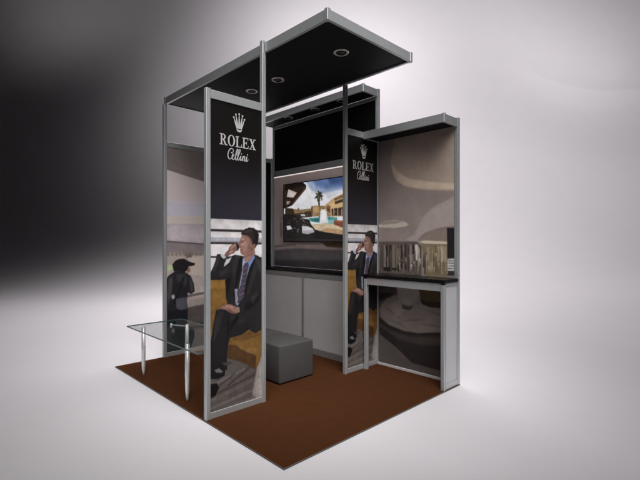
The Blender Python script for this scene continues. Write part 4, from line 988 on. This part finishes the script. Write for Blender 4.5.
def crown_pieces():
    """five-pointed coronet, unit height"""
    P = []
    tips = [(-.32, .72), (-.20, .89), (0, .945), (.20, .89), (.32, .72)]
    roots = [(-.125, .22), (-.07, .205), (0, .20), (.07, .205), (.125, .22)]
    for (tx, ty), (rx, ry) in zip(tips, roots):
        d = Vector((tx-rx, ty-ry)).normalized(); n = Vector((-d.y, d.x))
        wb, wt = .045, .017
        # the prong swells in its middle
        mx, my = rx+(tx-rx)*.40, ry+(ty-ry)*.40
        P.append([(rx-n.x*wb, ry-n.y*wb), (mx-n.x*.050, my-n.y*.050), (tx-n.x*wt, ty-n.y*wt), (tx+n.x*wt, ty+n.y*wt), (mx+n.x*.050, my+n.y*.050), (rx+n.x*wb, ry+n.y*wb)])
        P.append(dot(tx+d.x*.035, ty+d.y*.035, .052))
    o = [(.175*math.cos(t), .15+.075*math.sin(t)+.04*abs(math.cos(t))) for t in np.linspace(0, 2*math.pi, 33)[:-1]]
    P.append([(-.17, .22), (-.155, .10), (-.10, .04), (0, .02), (.10, .04), (.155, .10), (.17, .22), (.10, .15), (0, .13), (-.10, .15)])
    return P

def add_lettering(panel, y):
    """vinyl emblem and words on a panel that faces -Y at y"""
    fn = lambda a, z, out: (a, y-out, z)
    P, wt = letter_pieces()
    sx, z0, hz = .338/wt, 2.098, .086
    b = MB()
    for k, p in enumerate(P):
        b.prism([(.122+px*sx, z0+pz*hz) for px, pz in p], fn, .0004, .0008+.00003*k)
    b.build('lettering', SILVER, panel)
    b = MB(); k = 0
    for st in SCRIPT:
        for q in ribbon_quads([(p[0]+.0*p[1], p[1]) for p in st], .088):
            b.prism([(.186+px*.0865, 1.992+pz*.090) for px, pz in q], fn, .0004, .0006+.0000035*k); k += 1
    b.prism([(.186+px*.0865, 1.992+pz*.090) for px, pz in dot(2.20, .64, .055)], fn, .0004, .0008)
    b.prism([(.186+px*.0865, 1.992+pz*.090) for px, pz in dot(1.54, .64, .055)], fn, .0004, .0008)
    b.build('script_lettering', SILVER, panel)
    b = MB()
    for k, p in enumerate(crown_pieces()):
        b.prism([(.298+px*.150, 2.216+pz*.150) for px, pz in p], fn, .0004, .0008+.00004*k)
    b.build('crown_emblem', SILVER, panel)

# ------------------------------------------------------------------ advertising panels with the seated man
def man_base(A, Z):
    k = np.clip((2.15-Z)/.62, 0, 1)[..., None]; k = k*k*(3-2*k)
    s = np.clip((A-.04)/.48, 0, 1)[..., None]
    dark = np.array((17., 12., 12.)); low = np.array((44., 41., 52.))*(.9+.12*s)
    c = dark*(1-k)+low*k
    c = np.where((Z < 1.521)[..., None], np.array((205., 200., 200.)), c)
    c = np.where((Z < .88)[..., None], np.array((140., 99., 32.)), c)
    return np.where((Z < .42)[..., None], np.array((92., 84., 80.)), c)

def ad_panel(x0, x1, y, name_label, second_top, first_top):
    """a printed panel facing -Y between two posts at x0 and x1"""
    e = thing('advertising_panel', ((x0+x1)/2, y, CT), name_label, 'advertising panel')
    post(x0, y, CT, first_top, e); post(x1, y, CT, second_top, e)
    a0, a1 = x0+S/2, x1-S/2
    rail(a0, a1, y-.016, y+.016, 2.432, 2.498, e)
    rail(a0, a1, y-.016, y+.016, CT, .056, e)
    g = MB().box(a0, a1, y-.006, y+.008, .056, 2.432).build('graphic_board', BOARD, e)
    return e, g

e1, g1 = ad_panel(.020, V2, UP+.020, 'front advertising panel with seated man print and crown logo, beside the glass table', H2+.012, 2.505)
data = paint('MAN', .040, V2-.020, .057, 2.431, .0031, man_gain, man_base, grain=.03, seed=3, form=.45, sat=.86, soft=.6, detail=.02)
sheet = print_sheet('photo_print', data, on_y(UP+.020-.0075), PRINT, g1)
add_lettering(g1, UP+.020-.0075)

e2, g2 = ad_panel(VR, VB-.005, UR+.016, 'rear advertising panel with seated man print, half hidden by the black topped counter', 2.505, H2-.085)
dx = VR-.020; sc = (VB-.005-VR-S)/(V2-.02-S)
for ch in list(g1.children):
    c = ch.copy(); COL.objects.link(c); c.parent = None
    w = world_of(ch).to_translation()
    c.scale = (sc, 1, 1)
    c.location = Vector((VR+S/2-.040*sc, (UR+.016)-(UP+.020), 0)) + w*1.0
    if abs(w.x) > 1e-6: c.location.x = VR+S/2-.040*sc + w.x*sc
    put(c, g2)
for e in (e1, e2): e['group'] = 'advertising panels with the seated man'

# ------------------------------------------------------------------ left wall
lw = thing('partition_wall', (1.3, UL, CT), 'left side wall with blurred street photo and a black rear section, behind the glass table', 'partition wall')
post(V2, UL, CT, H2-.085, lw); post(VR, UL, CT, H2-.085, lw); post(2.085, UL, CT, 2.505, lw)
for a0, a1 in ((V2+S/2, VR-S/2), (VR+S/2, 2.065)):
    rail(a0, a1, UL-.016, UL+.016, 2.440, 2.498, lw); rail(a0, a1, UL-.016, UL+.016, CT, .056, lw)
g = MB().box(V2+S/2, VR-S/2, UL-.006, UL+.008, .056, 2.440).build('graphic_board', BOARD, lw)
print_sheet('photo_print', paint('STREET', V2+S/2, VR-S/2, .057, 2.439, .0058, street_gain, (150, 140, 138), grain=.04, seed=5, form=.25, soft=.6), on_y(UL-.0075), PRINT, g)
MB().box(VR+S/2, 2.065, UL-.007, UL+.008, .056, 2.440).build('black_board', BLACKM, lw)

# ------------------------------------------------------------------ roof canopy
def downlight(x, y, z, parent, r=.066):
    d = MB().lathe([(r*.66, 0), (r*.72, -.009), (r*.9, -.010), (r, -.005), (r, 0)], (x, y, z), seg=40, cap=False).build('downlight', RING, parent, True)
    MB().lathe([(r*.67, -.004), (r*.52, .001), (r*.34, .004)], (x, y, z-.006), seg=36, cap=False).build('reflector', REFL, d, True)
    MB().lathe([(r*.34, 0), (r*.30, -.004), (r*.12, -.007)], (x, y, z-.001), seg=28).build('lens', LENS, d, True)
    return d

X0, X1, Y0, Y1 = V2+.004, VR+.012, .175, UL+.012
rc = thing('roof_canopy', ((X0+X1)/2, (Y0+Y1)/2, H2-.085), 'large flat black roof canopy with grey edge and three round downlights', 'canopy')
FT = .024
zb, zt = H2-.082, H2-.002
MB().box(X0, X0+FT, Y0+.006, Y1-.006, zb, zt, .002).build('fascia', ALU, rc)
MB().box(X1-FT, X1, Y0+.006, Y1-.006, zb, zt, .002).build('fascia', ALU, rc)
MB().box(X0+FT+.001, X1-FT-.001, Y0, Y0+FT, zb+.001, zt-.001, .002).build('fascia', ALU, rc)
MB().box(X0+FT+.001, X1-FT-.001, Y1-FT, Y1, zb+.001, zt-.001, .002).build('fascia', ALU, rc)
for cx in (X0+.012, X1-.012):
    for cy in (Y0+.012, Y1-.012):
        MB().box(cx-.017, cx+.017, cy-.017, cy+.017, zb-.004, zt+.006, .003).build('corner_connector', ALU, rc)
MB().box(X0+FT, X1-FT, Y0+FT, Y1-FT, zb+.012, zb+.030).build('ceiling_board', BLACKM, rc)
MB().box(X0+FT, X1-FT, Y0+FT, Y1-FT, zt-.02, zt-.012).build('top_board', BOARD, rc)
for y in (.493, 1.342, 1.785): downlight(1.022, y, zb+.012, rc)

# ------------------------------------------------------------------ rear walls
XW = VB-.017                                      # face of the rear boards
def canopy_head(y0, y1, top, parent, led=True):
    z0, z1 = top-.080, top-.002
    MB().box(VC, VC+FT, y0, y1, z0, z1, .002).build('fascia', ALU, parent)
    MB().box(VC+FT+.001, VB-.020, y0+.002, y0+FT, z0+.001, z1-.001, .002).build('fascia', ALU, parent)
    MB().box(VC+FT+.001, VB-.020, y1-FT, y1-.002, z0+.001, z1-.001, .002).build('fascia', ALU, parent)
    MB().box(VC+FT, VB-.02, y0+FT, y1-FT, z0+.010, z0+.026).build('soffit_board', BLACKM, parent)
    MB().box(VC+.002, VC+.030, y0-.004, y0+.028, z0-.003, z1+.006, .003).build('corner_connector', ALU, parent)
    return z0+.010

mw = thing('media_wall', (VB, 1.9, CT), 'tall rear wall with black upper board, dark lounge photo and shallow canopy, behind the television', 'display wall')
YM0, YM1 = .962, UL-.030
post(VB, YM0, 1.0, H2+.004, mw); post(VB, YM1-.004, 1.0, H2+.004, mw)
zs = canopy_head(YM0-.016, YM1+.01, H2, mw)
for y in (1.335, 1.775, 2.270): downlight(1.935, y, zs, mw, .058)
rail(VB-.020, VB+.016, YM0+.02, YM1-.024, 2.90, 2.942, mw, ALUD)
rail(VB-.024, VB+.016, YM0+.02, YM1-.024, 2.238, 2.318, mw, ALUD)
MB().box(VB-.024, VB-.008, YM0+.02, YM1-.024, 2.226, 2.2375).build('led_strip', LED, mw)
MB().box(XW+.004, VB+.012, YM0+.02, YM1-.024, 2.318, 2.90).build('black_board', BLACKM, mw)
g = MB().box(XW+.001, VB+.012, YM0+.02, YM1-.024, 1.0, 2.226).build('graphic_board', BOARD, mw)
print_sheet('photo_print', paint('LOBBY', YM0+.021, YM1-.025, 1.001, 2.2255, .007, lobby_gain, (118, 107, 104), grain=.04, seed=8, form=.3), on_x(XW-.0005), PRINT, g)

dw = thing('display_wall', (VB, .45, CT), 'right rear wall with photo of a curved lounge ceiling, behind the black topped counter', 'display wall')
post(VB, .020, CT, H1+.006, dw)
zs = canopy_head(.004, UR+.0, H1, dw)
g = MB().box(XW+.001, VB+.012, .040, UR-.008, 1.003, 2.470).build('graphic_board', BOARD, dw)
print_sheet('photo_print', paint('LOUNGE', .041, UR-.009, 1.004, 2.430, .0052, lounge_gain, (92, 83, 79), grain=.03, seed=11, form=.15, soft=.6), on_x(XW-.0005), PRINT, g)
g = MB().box(XW+.001, VB+.012, .040, UR-.008, .034, .962).build('graphic_board', BOARD, dw)
print_sheet('photo_print', paint('MARBLE', .041, UR-.009, .035, .9615, .0052, marble_gain, (68, 63, 61), grain=.04, seed=12, form=.18, soft=.6), on_x(XW-.0005), PRINT, g)
MB().box(VB-.030, VB+.012, .040, UR-.008, CT, .0335, .002).build('base_rail', WHITE, dw)  # rail coloured white in place of the bright light along it
rail(VB-.017, VB+.012, .040, UR-.008, .963, 1.002, dw)

# ------------------------------------------------------------------ counter
ct = thing('display_counter', ((VC+VB)/2, .47, CT), 'slim grey framed counter with a black top against the right rear wall', 'counter')
post(VC+.020, .020, CT, .955, ct, 'leg'); post(VC+.020, UR-.020-.006, CT, .955, ct, 'leg')
MB().box(VC-.006, VB-.024, -.006, UR-.010, .972, 1.002, .002).build('counter_top', BLACK, ct)
MB().box(VC+.006, VC+.030, .041, UR-.047, .895, .968, .002).build('apron', ALU, ct)
sp = MB().box(VC+.041, VB-.024, .012, .024, .06, .94).build('side_panel', PALE, ct)
MB().box(VC+.041, VB-.024, .004, .032, CT, .0595, .002).build('side_rail', ALU, ct)
MB().box(VC+.041, VB-.024, .004, .032, .9405, .9705, .002).build('side_rail', ALU, ct)

# ------------------------------------------------------------------ cabinet
cb = thing('storage_cabinet', ((VC+VB)/2, 1.9, CT), 'low white panelled cabinet with a thin black top, under the television', 'cabinet')
C0, C1 = .985, UL-.024
MB().box(VC-.006, VB-.026, C0-.006, C1, .968, 1.000, .002).build('cabinet_top', BLACK, cb)
MB().box(VC+.022, VB-.03, C0+.002, C1-.002, .07, .966).build('carcass', BOARD, cb)
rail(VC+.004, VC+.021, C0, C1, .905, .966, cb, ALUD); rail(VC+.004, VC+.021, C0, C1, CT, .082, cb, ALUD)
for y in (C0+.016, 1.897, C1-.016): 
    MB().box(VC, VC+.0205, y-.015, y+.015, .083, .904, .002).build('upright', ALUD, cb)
for a, b in ((C0+.032, 1.881), (1.913, C1-.032)):
    MB().box(VC+.008, VC+.021, a, b, .0835, .9035, .0015).build('door', WHITE, cb)

# ------------------------------------------------------------------ television
TX = 2.06
ty0, ty1, tz0, tz1 = 1.205, 2.530, 1.335, 2.110
tv = thing('television', (TX, (ty0+ty1)/2, tz0), 'wide wall mounted television showing a palm tree, pool and sunlit terrace', 'television')
b = MB()
b.box(TX, TX+.028, ty0, ty1, tz0, tz1, .003)
b.build('casing', BEZEL, tv)
fr = MB()
bw = .011
fr.box(TX-.004, TX-.0004, ty0, ty1, tz0, tz0+bw); fr.box(TX-.004, TX-.0004, ty0, ty1, tz1-bw, tz1)
fr.box(TX-.0041, TX-.0004, ty0, ty0+bw, tz0+bw, tz1-bw); fr.box(TX-.0041, TX-.0004, ty1-bw, ty1, tz0+bw, tz1-bw)
fr.build('bezel', BEZEL, tv)
print_sheet('screen', paint('POOL', ty0+bw, ty1-bw, tz0+bw, tz1-bw, .0036, 1.0, (226, 226, 232), grain=.05, seed=21, sat=.88, form=.30, detail=.08, soft=.8), on_x(TX-.0015), SCREEN, tv)
MB().box(TX+.029, XW-.001, 1.75, 1.98, 1.6, 1.85).build('wall_bracket', ALUD, tv)

# ------------------------------------------------------------------ ottomans
def ottoman(y0, label):
    x0, x1, y1, z1 = .880, 1.312, y0+.432, .372
    o = thing('ottoman', ((x0+x1)/2, (y0+y1)/2, CT), label, 'ottoman', 'cube ottomans on the carpet')
    b = MB(); b.box(x0, x1, y0, y1, CT+.008, z1, .016, 4)
    for v in b.bm.verts:                                   # the padded top crowns a little
        if v.co.z > z1-.03:
            u = (v.co.x-x0)/(x1-x0)*2-1; w = (v.co.y-y0)/(y1-y0)*2-1
            v.co.z += .006*(1-u*u)*(1-w*w)
    b.build('padded_body', LEATHER, o, True)
    f = MB()
    f.box(x0+.03, x1-.03, y0+.03, y1-.03, CT+.0005, CT+.009)
    f.build('base', SEAM, o)
    return o
ottoman(1.142, 'charcoal cube ottoman nearest the front of the stand, seen whole')
ottoman(1.596, 'charcoal cube ottoman further back, mostly hidden behind the front panel post')

# ------------------------------------------------------------------ glass table
GT = thing('glass_table', (.27, 1.7, CT), 'low clear glass coffee table with slim steel legs beside the front panel', 'table')
gx0, gx1, gy0, gy1, gz = -.022, .562, 1.0, 2.452, .500
b = MB(); b.box(gx0+.001, gx1-.001, gy0+.001, gy1-.001, gz-.010, gz)
b.build('glass_top', GLASS, GT)
b = MB()
for q in ((gx0-.001, gx0+.001, gy0, gy1), (gx1-.001, gx1+.001, gy0, gy1)): b.box(*q, gz-.0105, gz+.0004)
for q in ((gx0+.001, gx1-.001, gy0-.001, gy0+.001), (gx0+.001, gx1-.001, gy1-.001, gy1+.001)): b.box(*q, gz-.0105, gz+.0004)
b.build('glass_edge', GEDGE, GT)
r = .019
for lx, ly in ((.098, 2.335), (.088, 1.388), (.474, 2.158), (.474, 1.388)):
    l = MB().lathe([(.004, 0), (.009, .006), (.013, .03), (r*.92, .10), (r, .22), (r, gz-.0115-CT)], (lx, ly, CT), seg=22).build('leg', CHROME, GT, True)
b = MB().tube((.474, 2.158, gz-.030), (.387, 2.335, gz-.030), .007)
b.build('cross_bar', CHROME, GT)
MB().lathe([(.012, 0), (.013, .004), (.013, .045)], (.387, 2.335, gz-.0585), seg=20).build('bracket', CHROME, GT, True)

# ------------------------------------------------------------------ camera
cam = bpy.data.cameras.new('camera'); co = bpy.data.objects.new('camera', cam); COL.objects.link(co)
cam.sensor_width = 36; cam.sensor_fit = 'HORIZONTAL'; cam.lens = 426.2548/640*36
cam.clip_end = 200; cam.clip_start = .05
co.location = CAM
co.rotation_euler = (math.pi/2, 0, -YAW)
scene.camera = co

# ------------------------------------------------------------------ light
def look(o, target):
    o.rotation_euler = (Vector(target)-o.location).to_track_quat('-Z', 'Y').to_euler()
def area(name, loc, target, sx, sy, power, col=(1, 1, 1), spread=180):
    l = bpy.data.lights.new(name, 'AREA'); l.shape = 'RECTANGLE'; l.size = sx; l.size_y = sy
    l.energy = power; l.color = col; l.spread = math.radians(spread)
    o = bpy.data.objects.new(name, l); COL.objects.link(o); o.location = loc; look(o, target); return o
def spot(name, loc, target, ang, power, blend=1., rad=.5, col=(1, 1, 1)):
    l = bpy.data.lights.new(name, 'SPOT'); l.spot_size = math.radians(ang); l.spot_blend = blend
    l.energy = power; l.shadow_soft_size = rad; l.color = col
    o = bpy.data.objects.new(name, l); COL.objects.link(o); o.location = loc; look(o, target); return o
lights()

w = bpy.data.worlds.new('World'); scene.world = w; w.use_nodes = True
w.node_tree.nodes['Background'].inputs['Color'].default_value = (1, .97, .99, 1)
w.node_tree.nodes['Background'].inputs['Strength'].default_value = WORLD

scene.render.engine = 'CYCLES'
scene.view_settings.view_transform = 'Standard'; scene.view_settings.look = 'None'
scene.view_settings.exposure = 0; scene.view_settings.gamma = 1
scene.cycles.use_denoising = True
scene.cycles.max_bounces = 8; scene.cycles.transparent_max_bounces = 12
scene.render.resolution_x, scene.render.resolution_y = 1024, 768
